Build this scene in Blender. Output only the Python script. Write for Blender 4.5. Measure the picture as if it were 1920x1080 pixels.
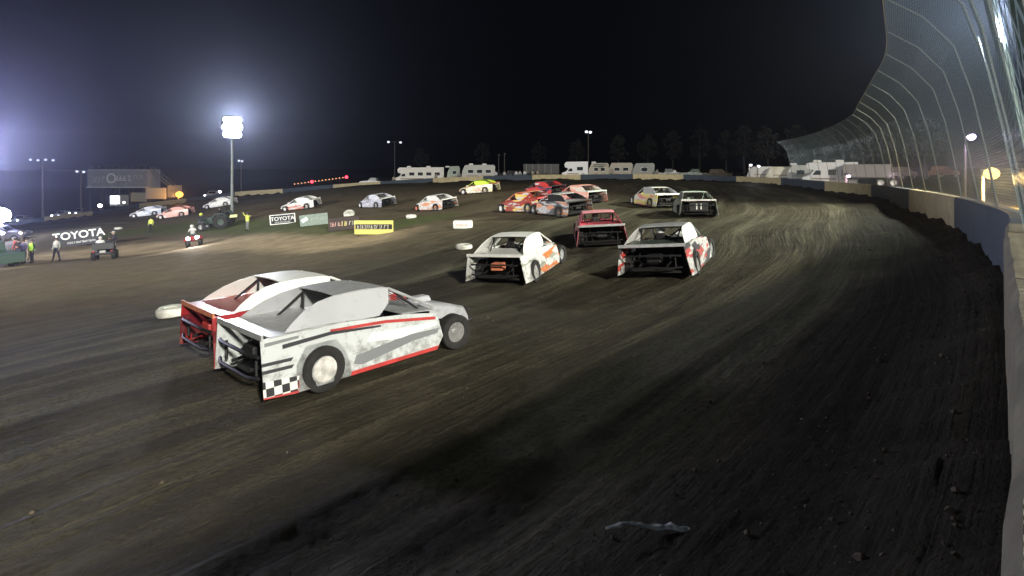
import bpy, bmesh, math, random
import numpy as np
from mathutils import Vector, Matrix
random.seed(7)
R = math.radians
for o in list(bpy.data.objects):
    bpy.data.objects.remove(o)
S = bpy.context.scene
COL = S.collection

# ------------------------------------------------------------------ camera, sky, exposure
F, CX, HY, CZ = 960.0, 960.0, 315.0, 3.0      # focal length in photo pixels, centre column, horizon row, eye height
cd = bpy.data.cameras.new('camera')
cam = bpy.data.objects.new('camera', cd); COL.objects.link(cam)
cam.location = (0, 0, CZ); cam.rotation_euler = (R(90), 0, 0)
cd.sensor_width = 36; cd.lens = 18.0
cd.shift_y = -(540 - HY) / 1920.0
cd.clip_start = 0.05; cd.clip_end = 6000
S.camera = cam
W = bpy.data.worlds.new("World"); S.world = W; W.use_nodes = True
bg = W.node_tree.nodes['Background']
bg.inputs[0].default_value = (0.30, 0.42, 0.55, 1); bg.inputs[1].default_value = 0.0012
S.view_settings.view_transform = 'Standard'; S.view_settings.look = 'None'
S.view_settings.exposure = 0; S.view_settings.gamma = 1
S.render.engine = 'CYCLES'
S.cycles.use_denoising = True
S.cycles.volume_bounces = 0
S.cycles.max_bounces = 6; S.cycles.transparent_max_bounces = 24
S.cycles.sample_clamp_indirect = 4

def light(name, loc, power, color, radius=0.6, spot=None, aim=None, parent=None, blend=.5):
    d = bpy.data.lights.new(name, 'SPOT' if spot else 'POINT')
    d.energy = power; d.color = color; d.shadow_soft_size = radius
    o = bpy.data.objects.new(name, d); COL.objects.link(o); o.location = loc
    if spot:
        d.spot_size = R(spot); d.spot_blend = blend
        o.rotation_euler = (Vector(aim) - Vector(loc)).to_track_quat('-Z', 'Y').to_euler()
    if parent: o.parent = parent
    return o
COOL = (0.86, 0.92, 1.0); NEUT = (1.0, 0.97, 0.92)
# big floodlights of the speedway (their poles are built further down)
FLOOD = dict(
    infield=((-32.8, 60, 8.6), 42000, COOL),
    left=((-46.8, 44, 4.3), 120000, (.72, .71, 1.0)),
    right=((28.6, 26, 11.8), 60000, (.96, 1.0, .84)),
    behind=((20, -34, 21), 280000, (1.0,.96,.83)),
    corner=((20.6, 20, 8.9), 42000, (.70, .86, 1.0)),
    pits=((-62, 2, 13), 170000, (1.0, .98, .95)),
)

# ------------------------------------------------------------------ terrain
# wall: inner foot in plan + top height
WALL = [(-30,-24,2.2),(-14,-13,2.3),(-6,-6.2,2.3),(-2.2,-2.6,2.3),(0.05,-.05,2.3),(0.83,.88,2.3),(1.52,1.54,2.3),(2.9,2.98,2.31),(5.0,5.2,2.33),
        (7.3,7.6,2.33),(9.9,10.9,2.25),(12.7,14.7,2.16),(15.2,18.8,2.12),(19.2,25.5,2.02),(22.7,31.5,1.92),(27.3,42,1.80),(30.6,52,1.74),
        (32.8,63,1.76),(32.4,74,1.80),(28.8,84.5,1.90),(21,91.5,1.92),(12.7,94.8,1.80),(3.8,96.5,1.72),(-5.5,98,1.44),(-15.3,99,1.04),
        (-26,101,.37),(-36,103,-.33),(-47.5,106,-1.3),(-59,109,-2.1),(-71.3,112,-3.65),(-83,114,-4.95),(-94.2,115,-6.7),(-106,116,-8.1),
        (-116,113.5,-9.6),(-123,105,-10),(-126,92,-10)]
def catmull(P, step):
    P = [np.array(p, float) for p in P]; out = []
    for i in range(len(P)-1):
        p0 = P[max(i-1,0)]; p1 = P[i]; p2 = P[i+1]; p3 = P[min(i+2,len(P)-1)]
        n = max(2, int(np.linalg.norm((p2-p1)[:2])/step))
        m1 = (p2-p0)/2; m2 = (p3-p1)/2
        a = np.linalg.norm((p2-p1)[:2])
        la = max(np.linalg.norm((p2-p0)[:2]),1e-6); lb = max(np.linalg.norm((p3-p1)[:2]),1e-6)
        m1 = (p2-p0)/la*a; m2 = (p3-p1)/lb*a
        for k in range(n):
            t = k/n
            out.append((2*t**3-3*t**2+1)*p1+(t**3-2*t**2+t)*m1+(-2*t**3+3*t**2)*p2+(t**3-t**2)*m2)
    out.append(P[-1]); return np.array(out)
WP = catmull(WALL, 0.6)
SEGL = np.linalg.norm(np.diff(WP[:, :2], axis=0), axis=1)
ARC = np.concatenate([[0], np.cumsum(SEGL)])
def wall_at(s):
    """point, unit tangent and inward normal of the wall at arc length s"""
    i = int(np.clip(np.searchsorted(ARC, s)-1, 0, len(WP)-2))
    t = (s-ARC[i])/SEGL[i]; p = WP[i]*(1-t)+WP[i+1]*t
    T = (WP[min(i+2,len(WP)-1)]-WP[max(i-1,0)])[:2]; T /= np.linalg.norm(T)
    return Vector(p), Vector((T[0],T[1],0)), Vector((-T[1],T[0],0))
def arc_near(x, y):
    return float(ARC[np.argmin(np.hypot(WP[:,0]-x, WP[:,1]-y))])
A0 = arc_near(.83,.88)

def px3(px, py, d):                       # pixel of the photograph + depth -> metres
    return ((px-CX)/F*d, d, CZ-(py-HY)/F*d)
CTRL = [px3(*c) for c in [
    (610,725,8.1),(848,655,10),(500,735,7.4),(300,700,9),(100,760,7.6),(0,1080,4.5),(400,1080,4.3),(800,1080,3.9),(1200,1080,3.1),
    (960,520,17.5),(1240,505,15.5),(1120,460,22),(1300,408,28),(1225,390,36),(1085,383,38),(1045,405,32),(985,400,34),(1015,370,45),
    (895,364,54),(815,397,48),(705,391,54),(560,397,58),(410,395,66),(327,411,70),(275,410,72),(105,490,37),(200,487,39),(365,462,44),
    (283,437,58),(463,432,50),(400,430,56),(530,424,46),(700,441,36),(322,598,12.5),(870,469,21),(868,427,31),(771,411,40),(655,406,46),
    (20,505,32),(148,456,50),(1450,370,48),(1500,420,26),(1550,480,15.5),(1430,600,9.5),(1100,700,7.6),(1400,800,5.2),(1000,600,11.5),
    (1200,600,11),(600,540,19),(150,560,20),(0,640,13),(700,345,92),(1000,342,86),(1300,342,70),(500,366,90),(200,402,90)]]
CTRL += [(x, y, z-.98) for x, y, z in WALL[::1]]
CTRL += [(-8,-4,-.2),(-20,-2,-1.2),(-30,-24,1.2),(-45,-10,-2.5),(-60,20,-5),(-90,30,-8),(-110,70,-9.5),(-150,140,-11),(-60,150,-2),(-20,140,1.2),
         (20,135,1.8),(70,120,1.8),(60,60,1.5),(60,20,1.3),(40,0,1.3),(20,-10,1.3),(10,-20,1.3),(0,-30,1.3),(-20,-40,1.3),(8,2,1.3),(14,8,1.3),(24,20,1.2),(32,35,1.1),(-70,60,-6.5),(-80,90,-6.5),
         (60,-60,1.3),(-80,-60,-2),(-180,20,-10),(150,60,1.6),(100,200,2),(0,220,1.5),(-120,220,-6),(-220,150,-12)]
CT = np.array(CTRL)
def _tps(r2): return np.where(r2 > 1e-9, r2*np.log(np.maximum(r2,1e-9))*.5, 0)
_n = len(CT); _K = _tps(((CT[:,None,:2]-CT[None,:,:2])**2).sum(-1))+np.eye(_n)*25.0
_P = np.c_[np.ones(_n), CT[:,:2]]
_M = np.block([[_K,_P],[_P.T,np.zeros((3,3))]])
_c = np.linalg.solve(_M, np.r_[CT[:,2],np.zeros(3)])
def wall_dist(X, Y):
    """signed distance to the wall (positive on the track side), arc length of the nearest point"""
    X = np.atleast_1d(X).astype(float); Y = np.atleast_1d(Y).astype(float)
    bd = np.full(X.shape, 1e9); bs = np.zeros(X.shape); sg = np.ones(X.shape)
    for i in range(len(WP)-1):
        a = WP[i,:2]; d = WP[i+1,:2]-a; L2 = d@d
        t = np.clip(((X-a[0])*d[0]+(Y-a[1])*d[1])/L2,0,1)
        qx = X-a[0]-t*d[0]; qy = Y-a[1]-t*d[1]; q = np.hypot(qx,qy)
        m = q < bd-1e-9
        cr = d[0]*qy-d[1]*qx
        bd = np.where(m,q,bd); bs = np.where(m,ARC[i]+t*SEGL[i],bs); sg = np.where(m,np.where(cr>=0,1,-1),sg)
    return bd*sg, bs
def ground_np(X, Y, wd=None, ws=None):
    X = np.asarray(X,float); Y = np.asarray(Y,float); sh = X.shape; X = X.ravel(); Y = Y.ravel()
    r = np.hypot(X, Y-50); k = np.minimum(1, 230/np.maximum(r,1)); Xc = X*k; Yc = 50+(Y-50)*k
    z = np.zeros(X.shape)
    for i in range(0, len(X), 20000):
        s = slice(i,i+20000)
        r2 = (Xc[s,None]-CT[None,:,0])**2+(Yc[s,None]-CT[None,:,1])**2
        z[s] = _tps(r2)@_c[:_n]+_c[_n]+_c[_n+1]*Xc[s]+_c[_n+2]*Yc[s]
    if wd is None: wd, ws = wall_dist(X, Y)
    berm = np.where((wd>-.3), np.exp(-(np.maximum(wd,0)/.55)**2)*(.22+.06*np.sin(ws*1.7)+.05*np.sin(ws*4.3+1)+.03*np.sin(ws*11)), 0)
    # a shallow ditch and cushion up high
    return (z+berm).reshape(sh)
def gz(x, y): return float(ground_np(np.array([x]), np.array([y]))[0])
def G(px, py):
    """where the ray through a photo pixel meets the ground"""
    dx = (px-CX)/F; dz = -(py-HY)/F
    ds = np.exp(np.linspace(math.log(1.2), math.log(140), 900))
    z = ground_np(dx*ds, ds); below = (CZ+dz*ds) < z
    i = int(np.argmax(below)) if below.any() else len(ds)-1
    return Vector((dx*ds[i], ds[i], float(z[i])))

# ------------------------------------------------------------------ helpers
def tag(o, label=None, cat=None, group=None, kind=None):
    for k, v in (('label',label),('category',cat),('group',group),('kind',kind)):
        if v: o[k] = v
    return o
def thing(name, label, cat, loc=(0,0,0), rotz=0, group=None, scale=1):
    o = bpy.data.objects.new(name, None); COL.objects.link(o); o.empty_display_size = .2
    o.location = loc; o.rotation_euler = (0,0,rotz); o.scale = (scale,)*3
    return tag(o, label, cat, group)
class MB:
    def __init__(s): s.bm = bmesh.new()
    def add(s, verts, faces, mi=0):
        vs = [s.bm.verts.new(v) for v in verts]
        for f in faces:
            try: s.bm.faces.new([vs[i] for i in f]).material_index = mi
            except ValueError: pass
        return s
    def box(s, c, d, rot=None, bev=0, mi=0, taper=1):
        hx,hy,hz = d[0]/2,d[1]/2,d[2]/2
        vs = [Vector((x*hx*(taper if z>0 else 1),y*hy*(taper if z>0 else 1),z*hz)) for x in(-1,1) for y in(-1,1) for z in(-1,1)]
        if rot: 
            m = rot if isinstance(rot, Matrix) else Matrix.Rotation(rot,3,'Z'); vs = [m@v for v in vs]
        n0 = len(s.bm.verts)
        vv = [s.bm.verts.new(v+Vector(c)) for v in vs]
        fs = [(0,1,3,2),(4,6,7,5),(0,4,5,1),(2,3,7,6),(0,2,6,4),(1,5,7,3)]
        ff = [s.bm.faces.new([vv[i] for i in f]) for f in fs]
        for f in ff: f.material_index = mi
        if bev:
            es = {e for f in ff for e in f.edges}
            bmesh.ops.bevel(s.bm, geom=list(es), offset=bev, segments=2, affect='EDGES', profile=.5)
        return s
    def tube(s, pts, r, n=8, cap=True, mi=0):
        pts = [Vector(p) for p in pts]; rs = r if isinstance(r,(list,tuple)) else [r]*len(pts); rings = []
        for i,p in enumerate(pts):
            t = (pts[min(i+1,len(pts)-1)]-pts[max(i-1,0)]).normalized()
            a = t.orthogonal().normalized() if i==0 else (prev-t*prev.dot(t)).normalized()
            prev = a; b = t.cross(a)
            rings.append([s.bm.verts.new(p+(a*math.cos(2*math.pi*k/n)+b*math.sin(2*math.pi*k/n))*rs[i]) for k in range(n)])
        for i in range(len(rings)-1):
            for k in range(n):
                s.bm.faces.new((rings[i][k],rings[i][(k+1)%n],rings[i+1][(k+1)%n],rings[i+1][k])).material_index = mi
        if cap:
            s.bm.faces.new(rings[0][::-1]).material_index = mi; s.bm.faces.new(rings[-1]).material_index = mi
        return s
    def lathe(s, prof, c=(0,0,0), axis='Y', n=24, mi=0):
        """prof: (radius, offset along axis), revolved; closed if it returns to its start"""
        rings = []
        for r,h in prof:
            ring = []
            for k in range(n):
                a = 2*math.pi*k/n; u,v = r*math.cos(a), r*math.sin(a)
                p = (u,h,v) if axis=='Y' else ((u,v,h) if axis=='Z' else (h,u,v))
                ring.append(s.bm.verts.new(Vector(p)+Vector(c)))
            rings.append(ring)
        for i in range(len(rings)-1):
            for k in range(n):
                s.bm.faces.new((rings[i][k],rings[i][(k+1)%n],rings[i+1][(k+1)%n],rings[i+1][k])).material_index = mi
        return s
    def prism(s, pts, f, th=.02, mi=0):
        """closed outline pts (a,b) mapped by f(a,b,w) to space, w in 0..th"""
        n = len(pts)
        A = [s.bm.verts.new(f(a,b,0)) for a,b in pts]; B = [s.bm.verts.new(f(a,b,th)) for a,b in pts]
        fa = s.bm.faces.new(A); fb = s.bm.faces.new(B[::-1]); fa.material_index = fb.material_index = mi
        for i in range(n):
            s.bm.faces.new((A[i],B[i],B[(i+1)%n],A[(i+1)%n])).material_index = mi
        bmesh.ops.triangulate(s.bm, faces=[fa,fb])
        return s
    def sphere(s, c, r, sc=(1,1,1), sub=2, mi=0):
        g = bmesh.ops.create_icosphere(s.bm, subdivisions=sub, radius=r)
        for v in g['verts']: v.co = Vector((v.co.x*sc[0],v.co.y*sc[1],v.co.z*sc[2]))+Vector(c)
        for v in g['verts']:
            for f in v.link_faces: f.material_index = mi
        return s
    def mesh(s, name, mats, smooth=False):
        me = bpy.data.meshes.new(name)
        bmesh.ops.recalc_face_normals(s.bm, faces=s.bm.faces)
        s.bm.to_mesh(me); s.bm.free()
        for m in (mats if isinstance(mats,(list,tuple)) else [mats]): me.materials.append(m)
        if smooth:
            me.polygons.foreach_set('use_smooth',[True]*len(me.polygons))
            try: me.set_sharp_from_angle(angle=R(40))
            except Exception: pass
        return me
    def build(s, name, mats, parent=None, smooth=False, loc=None):
        o = bpy.data.objects.new(name, s.mesh(name,mats,smooth)); COL.objects.link(o)
        if parent: o.parent = parent
        if loc is not None: o.location = loc
        return o
def inst(me, name, parent=None, mat=None, loc=None):
    o = bpy.data.objects.new(name, me); COL.objects.link(o); o.parent = parent
    if loc is not None: o.location = loc
    if mat is not None:
        o.material_slots[0].link = 'OBJECT'; o.material_slots[0].material = mat
    return o
def copy_tree(o, parent=None):
    c = o.copy(); COL.objects.link(c); c.parent = parent
    for ch in list(o.children): copy_tree(ch, c)
    return c

# ------------------------------------------------------------------ materials
MATS = {}
def mat(name, col, rough=.6, metal=0, emit=None, es=0, noise=0, nscale=8, spec=None, bump=0):
    if name in MATS: return MATS[name]
    m = bpy.data.materials.new(name); m.use_nodes = True; N = m.node_tree.nodes; L = m.node_tree.links
    b = N['Principled BSDF']
    b.inputs['Base Color'].default_value = (*col,1); b.inputs['Roughness'].default_value = rough; b.inputs['Metallic'].default_value = metal
    if spec is not None: b.inputs['Specular IOR Level'].default_value = spec
    if emit: b.inputs['Emission Color'].default_value = (*emit,1); b.inputs['Emission Strength'].default_value = es
    if noise or bump:
        tc = N.new('ShaderNodeTexCoord'); nz = N.new('ShaderNodeTexNoise'); nz.inputs['Scale'].default_value = nscale; nz.inputs['Detail'].default_value = 6
        L.new(tc.outputs['Object'], nz.inputs['Vector'])
        if noise:
            r = N.new('ShaderNodeMapRange'); r.inputs[3].default_value = 1-noise; r.inputs[4].default_value = 1+noise; r.inputs[1].default_value=.3; r.inputs[2].default_value=.7
            L.new(nz.outputs['Fac'], r.inputs[0])
            mx = N.new('ShaderNodeMix'); mx.data_type = 'RGBA'; mx.blend_type = 'MULTIPLY'; mx.inputs[0].default_value = 1
            mx.inputs[6].default_value = (*col,1); L.new(r.outputs[0], mx.inputs[7]); L.new(mx.outputs[2], b.inputs['Base Color'])
        if bump:
            bp = N.new('ShaderNodeBump'); bp.inputs['Strength'].default_value = bump; bp.inputs['Distance'].default_value = .02
            L.new(nz.outputs['Fac'], bp.inputs['Height']); L.new(bp.outputs[0], b.inputs['Normal'])
    MATS[name] = m; return m
def glow(name, col, s):
    if name in MATS: return MATS[name]
    m = bpy.data.materials.new(name); m.use_nodes = True; N = m.node_tree.nodes; N.clear()
    e = N.new('ShaderNodeEmission'); e.inputs[0].default_value = (*col,1); e.inputs[1].default_value = s
    o = N.new('ShaderNodeOutputMaterial'); m.node_tree.links.new(e.outputs[0], o.inputs[0]); MATS[name] = m; return m
def livery(name, base, c2=None, c3=None, seed=0, scale=1.3, t2=.54, t3=.6, dirt=.45):
    """painted sheet metal: base coat, two graphic colours in slanted shapes, mud spatter"""
    if name in MATS: return MATS[name]
    m = bpy.data.materials.new(name); m.use_nodes = True; N = m.node_tree.nodes; L = m.node_tree.links
    b = N['Principled BSDF']; b.inputs['Roughness'].default_value = .38
    tc = N.new('ShaderNodeTexCoord'); mp = N.new('ShaderNodeMapping'); mp.inputs['Location'].default_value = (seed*3.1, seed*1.7, seed*.9)
    mp.inputs['Rotation'].default_value = (0, R(8+(seed*13)%24), 0); mp.inputs['Scale'].default_value = (.42*scale,.1,2.0*scale)
    L.new(tc.outputs['Object'], mp.inputs['Vector'])
    cur = None
    def mix(fac, a, bb):
        x = N.new('ShaderNodeMix'); x.data_type='RGBA'; L.new(fac, x.inputs[0])
        for i,v in ((6,a),(7,bb)):
            if isinstance(v, tuple): x.inputs[i].default_value = (*v,1)
            else: L.new(v, x.inputs[i])
        return x.outputs[2]
    cur = tuple(base)
    for k,(c,t) in enumerate(((c2,t2),(c3,t3))):
        if c is None: continue
        t=.45+.55*t
        nz = N.new('ShaderNodeTexVoronoi'); nz.inputs['Scale'].default_value = 1.5+k*1.3; nz.distance='CHEBYCHEV'; nz.voronoi_dimensions='4D'; nz.inputs['W'].default_value = seed*7.3+k*5
        L.new(mp.outputs[0], nz.inputs['Vector']); sc_=N.new('ShaderNodeSeparateColor'); L.new(nz.outputs['Color'],sc_.inputs[0])
        st = N.new('ShaderNodeMapRange'); st.inputs[1].default_value = t; st.inputs[2].default_value = t+.012
        L.new(sc_.outputs[0], st.inputs[0]); cur = mix(st.outputs[0], cur, tuple(c))
    nz = N.new('ShaderNodeTexNoise'); nz.inputs['Scale'].default_value = 5; nz.inputs['Detail'].default_value = 9; nz.inputs['Roughness'].default_value = .75
    L.new(tc.outputs['Object'], nz.inputs['Vector'])
    sx = N.new('ShaderNodeSeparateXYZ'); L.new(tc.outputs['Object'], sx.inputs[0])
    hz = N.new('ShaderNodeMapRange'); hz.inputs[1].default_value = .1; hz.inputs[2].default_value = 1.0; hz.inputs[3].default_value = .16; hz.inputs[4].default_value = 0
    L.new(sx.outputs[2], hz.inputs[0])
    ad = N.new('ShaderNodeMath'); ad.operation='ADD'; L.new(nz.outputs['Fac'], ad.inputs[0]); L.new(hz.outputs[0], ad.inputs[1])
    mr = N.new('ShaderNodeMapRange'); mr.inputs[1].default_value = .56; mr.inputs[2].default_value = .74; mr.inputs[4].default_value = dirt*1.6
    L.new(ad.outputs[0], mr.inputs[0])
    cur = mix(mr.outputs[0], cur, (.09,.075,.06))
    L.new(cur, b.inputs['Base Color'])
    rr = N.new('ShaderNodeMapRange'); rr.inputs[3].default_value=.34; rr.inputs[4].default_value=.8; L.new(mr.outputs[0], rr.inputs[0]); L.new(rr.outputs[0], b.inputs['Roughness'])
    MATS[name] = m; return m

BLACK = mat('black_metal',(.010,.010,.011),.6); RUB = mat('tyre_rubber',(.018,.017,.016),.85,noise=.4,nscale=9)
STEEL = mat('galvanised_steel',(.16,.18,.17),.5,.3,noise=.2,nscale=3); DSTEEL = mat('dark_steel',(.09,.095,.1),.5,.6)
DUSTY = mat('dusty_frame',(.014,.013,.012),.9); GLASS = mat('dark_glass',(.015,.018,.022),.12)
WHITE = mat('white_paint',(.72,.72,.70),.45,noise=.1,nscale=2); WOOD = mat('wood_pole',(.28,.24,.19),.85,noise=.3,nscale=4)
SKIN = mat('skin',(.42,.26,.19),.6)

# ------------------------------------------------------------------ the ground
def build_ground():
    na, nr = 620, 420
    # angles finer in view (azimuth 0 = +Y)
    az = np.concatenate([np.linspace(-50,55,na), np.linspace(55,310,120)[1:-1]])
    rr = np.concatenate([[0.0], np.exp(np.linspace(math.log(.5), math.log(170), nr)), np.exp(np.linspace(math.log(200), math.log(3500), 14))])
    AZ = np.radians(az)[None,:]; RR = rr[1:,None]
    X = (np.sin(AZ)*RR); Y = (np.cos(AZ)*RR)
    Xf, Yf = X.ravel(), Y.ravel()
    wd, ws = wall_dist(Xf, Yf)
    Z = ground_np(Xf, Yf, wd, ws)
    rng = np.random.RandomState(3)
    # grooves worn along the racing line and clods thrown up by tyres, as real relief
    def vnoise(u, v, seed):
        r = np.random.RandomState(seed); T = r.rand(256,256)
        iu = np.floor(u).astype(int); iv = np.floor(v).astype(int); fu = u-iu; fv = v-iv
        fu = fu*fu*(3-2*fu); fv = fv*fv*(3-2*fv)
        g = lambda a,b: T[a%256,b%256]
        return (g(iu,iv)*(1-fu)+g(iu+1,iv)*fu)*(1-fv)+(g(iu,iv+1)*(1-fu)+g(iu+1,iv+1)*fu)*fv-.5
    wob = vnoise(ws/9, wd/6, 11)*1.2
    tr = (wd > .3) & (wd < 40)
    near = np.exp(-np.hypot(Xf,Yf)/22)
    rut = vnoise(ws/7, (wd+wob)/.42, 5)*.035+vnoise(ws/2.6,(wd+wob)/.17,6)*.022
    clod = vnoise(Xf/.11,Yf/.11,7)*.022+vnoise(Xf/.05,Yf/.05,9)*.012+vnoise(Xf/.5,Yf/.3,19)*.03
    cush = np.exp(-((wd-3.1-.25*np.sin(ws*.35))/.22)**2)*.05+np.exp(-((wd-4.9-.3*np.sin(ws*.22+2))/.16)**2)*.04
    Z = Z+np.where(tr,(rut+cush)*np.minimum(1,.25+near*1.3)+clod*near,0)+vnoise(Xf/3,Yf/3,8)*.05*(wd>8)
    Z = np.where(np.abs(wd)<.0,Z,Z)
    verts = np.c_[Xf,Yf,Z]
    m, n = len(rr)-1, len(az)
    idx = np.arange(m*n).reshape(m,n)
    a = idx[:-1,:-1].ravel(); b = idx[:-1,1:].ravel(); c = idx[1:,1:].ravel(); d = idx[1:,:-1].ravel()
    faces = np.c_[a,d,c,b].tolist()
    # close the ring behind and the hole under the camera
    for i in range(m-1): faces.append([int(idx[i,-1]),int(idx[i+1,-1]),int(idx[i+1,0]),int(idx[i,0])])
    verts = np.vstack([verts,[0,0,gz(0,0)]]); ci = len(verts)-1
    for j in range(n): faces.append([ci,int(idx[0,j]),int(idx[0,(j+1)%n])])
    me = bpy.data.meshes.new('ground'); me.from_pydata(verts.tolist(),[],faces)
    wd = np.r_[wd,0]; ws = np.r_[ws,0]; Xf = np.r_[Xf,0]; Yf = np.r_[Yf,0]
    def line_d(pts):
        P = [G(*p) for p in pts]; bd = np.full(Xf.shape,1e9)
        for p,q in zip(P[:-1],P[1:]):
            d = np.array([q.x-p.x,q.y-p.y]); t = np.clip(((Xf-p.x)*d[0]+(Yf-p.y)*d[1])/(d@d),0,1)
            bd = np.minimum(bd, np.hypot(Xf-p.x-t*d[0],Yf-p.y-t*d[1]))
        return bd
    gd = line_d([(150,448),(283,430),(450,424),(560,424),(640,428),(720,424),(790,412)])
    td = line_d([(-60,505),(100,482),(240,468),(400,458),(560,448),(660,452)])
    td2 = line_d([(660,452),(760,455),(880,470)])
    grass = np.clip(1.25-gd/5.2,0,1); tan = np.clip(1.3-td/5.5,0,1); tan = np.maximum(tan, np.clip(1.0-td2/4,0,1)*.35)
    infield = np.clip((wd-17)/6,0,1)*np.clip((60-np.hypot(Xf+20,Yf-30))/30,0,1)
    me.uv_layers.new(name='track')
    uv = np.c_[ws*.1, (wd+np.r_[wob,0])*.1]
    li = np.zeros(len(me.loops),int); me.loops.foreach_get('vertex_index',li)
    me.uv_layers['track'].data.foreach_set('uv', uv[li].ravel())
    ca = me.color_attributes.new('zones','FLOAT_COLOR','POINT')
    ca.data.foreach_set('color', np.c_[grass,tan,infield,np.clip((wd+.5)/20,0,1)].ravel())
    me.polygons.foreach_set('use_smooth',[True]*len(me.polygons))
    o = bpy.data.objects.new('ground',me); COL.objects.link(o); tag(o,kind='structure')
    m = bpy.data.materials.new('clay_ground'); m.use_nodes=True; N=m.node_tree.nodes; L=m.node_tree.links; b=N['Principled BSDF']
    def nd(t,**k):
        x=N.new(t)
        for kk,v in k.items(): setattr(x,kk,v)
        return x
    def noise(vec,sc,det=6,ro=.6):
        x=nd('ShaderNodeTexNoise'); x.inputs['Scale'].default_value=sc; x.inputs['Detail'].default_value=det; x.inputs['Roughness'].default_value=ro; L.new(vec,x.inputs['Vector']); return x.outputs['Fac']
    def rng_(v,a,bb,c=0,d=1):
        x=nd('ShaderNodeMapRange'); L.new(v,x.inputs[0])
        for i,q in enumerate((a,bb,c,d)): x.inputs[i+1].default_value=q
        return x.outputs[0]
    def mixc(f,a,bb,bt='MIX'):
        x=nd('ShaderNodeMix',data_type='RGBA',blend_type=bt)
        if isinstance(f,(int,float)): x.inputs[0].default_value=f
        else: L.new(f,x.inputs[0])
        for i,v in ((6,a),(7,bb)):
            if isinstance(v,tuple): x.inputs[i].default_value=(*v,1)
            else: L.new(v,x.inputs[i])
        return x.outputs[2]
    def math_(op,a,bb):
        x=nd('ShaderNodeMath',operation=op)
        for i,v in enumerate((a,bb)):
            if isinstance(v,(int,float)): x.inputs[i].default_value=v
            else: L.new(v,x.inputs[i])
        return x.outputs[0]
    geo=nd('ShaderNodeNewGeometry').outputs['Position']
    uvn=nd('ShaderNodeUVMap',uv_map='track').outputs[0]
    mp=nd('ShaderNodeMapping'); mp.inputs['Scale'].default_value=(1.1,26,1); L.new(uvn,mp.inputs['Vector'])
    mp2=nd('ShaderNodeMapping'); mp2.inputs['Scale'].default_value=(3.5,90,1); L.new(uvn,mp2.inputs['Vector'])
    mp3=nd('ShaderNodeMapping'); mp3.inputs['Scale'].default_value=(.5,9,1); L.new(uvn,mp3.inputs['Vector']); st3=noise(mp3.outputs[0],1.0,3,.5); st=noise(mp.outputs[0],1.0,5,.55); st2=noise(mp2.outputs[0],1.0,4,.6)
    big=noise(geo,.12,4); mid=noise(geo,1.1,8,.65); fine=noise(geo,14,6,.7)
    c=mixc(rng_(st,.35,.65),(.066,.060,.042),(.19,.176,.118))
    c=mixc(rng_(big,.35,.65,0,.5),c,(.115,.115,.078))
    c=mixc(rng_(st2,.42,.58,0,.55),c,(.034,.030,.022))
    c=mixc(rng_(st3,.44,.54,0,.75),c,(.036,.031,.022)); c=mixc(rng_(st3,.40,.33,0,.6),c,(.185,.175,.12))
    c=mixc(rng_(mid,.45,.7,0,.45),c,(.135,.118,.080))
    c=mixc(rng_(fine,.45,.62,0,.6),c,(.042,.036,.026))
    at=nd('ShaderNodeVertexColor',layer_name='zones')
    ce=math_('ADD',at.outputs['Alpha'],rng_(noise(geo,.7,6,.6),0,1,-.035,.035)); c=mixc(rng_(ce,.10,.135,.85,0),c,(.022,.019,.015)); sp=nd('ShaderNodeSeparateColor'); L.new(at.outputs['Color'],sp.inputs[0])  # dark band along the wall foot: wall shadow painted into the clay colour
    inf=mixc(rng_(mid,.35,.7),(.115,.094,.062),(.17,.14,.094))
    c=mixc(sp.outputs[2],c,inf)
    tn=mixc(rng_(noise(geo,.8,8,.7),.35,.65),(.30,.235,.15),(.46,.37,.24))
    edge=math_('ADD',sp.outputs[1],rng_(noise(geo,.45,6,.7),0,1,-.45,.45))
    c=mixc(rng_(edge,.35,.85),c,tn)
    gr=mixc(rng_(noise(geo,3,8,.8),.35,.65),(.05,.085,.028),(.13,.15,.055))
    edge=math_('ADD',sp.outputs[0],rng_(noise(geo,.6,8,.7),0,1,-.5,.5))
    c=mixc(rng_(edge,.5,.95,0,.8),c,gr)
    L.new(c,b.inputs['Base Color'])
    L.new(rng_(st2,.35,.65,.95,.62),b.inputs['Roughness']); b.inputs['Specular IOR Level'].default_value=.07
    h=math_('ADD',math_('MULTIPLY',mid,1.0),math_('MULTIPLY',fine,.7)); h=math_('ADD',h,math_('MULTIPLY',st2,.9))
    bp=nd('ShaderNodeBump'); bp.inputs['Strength'].default_value=1.0; bp.inputs['Distance'].default_value=.07; L.new(h,bp.inputs['Height']); L.new(bp.outputs[0],b.inputs['Normal'])
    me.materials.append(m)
build_ground()

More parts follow.
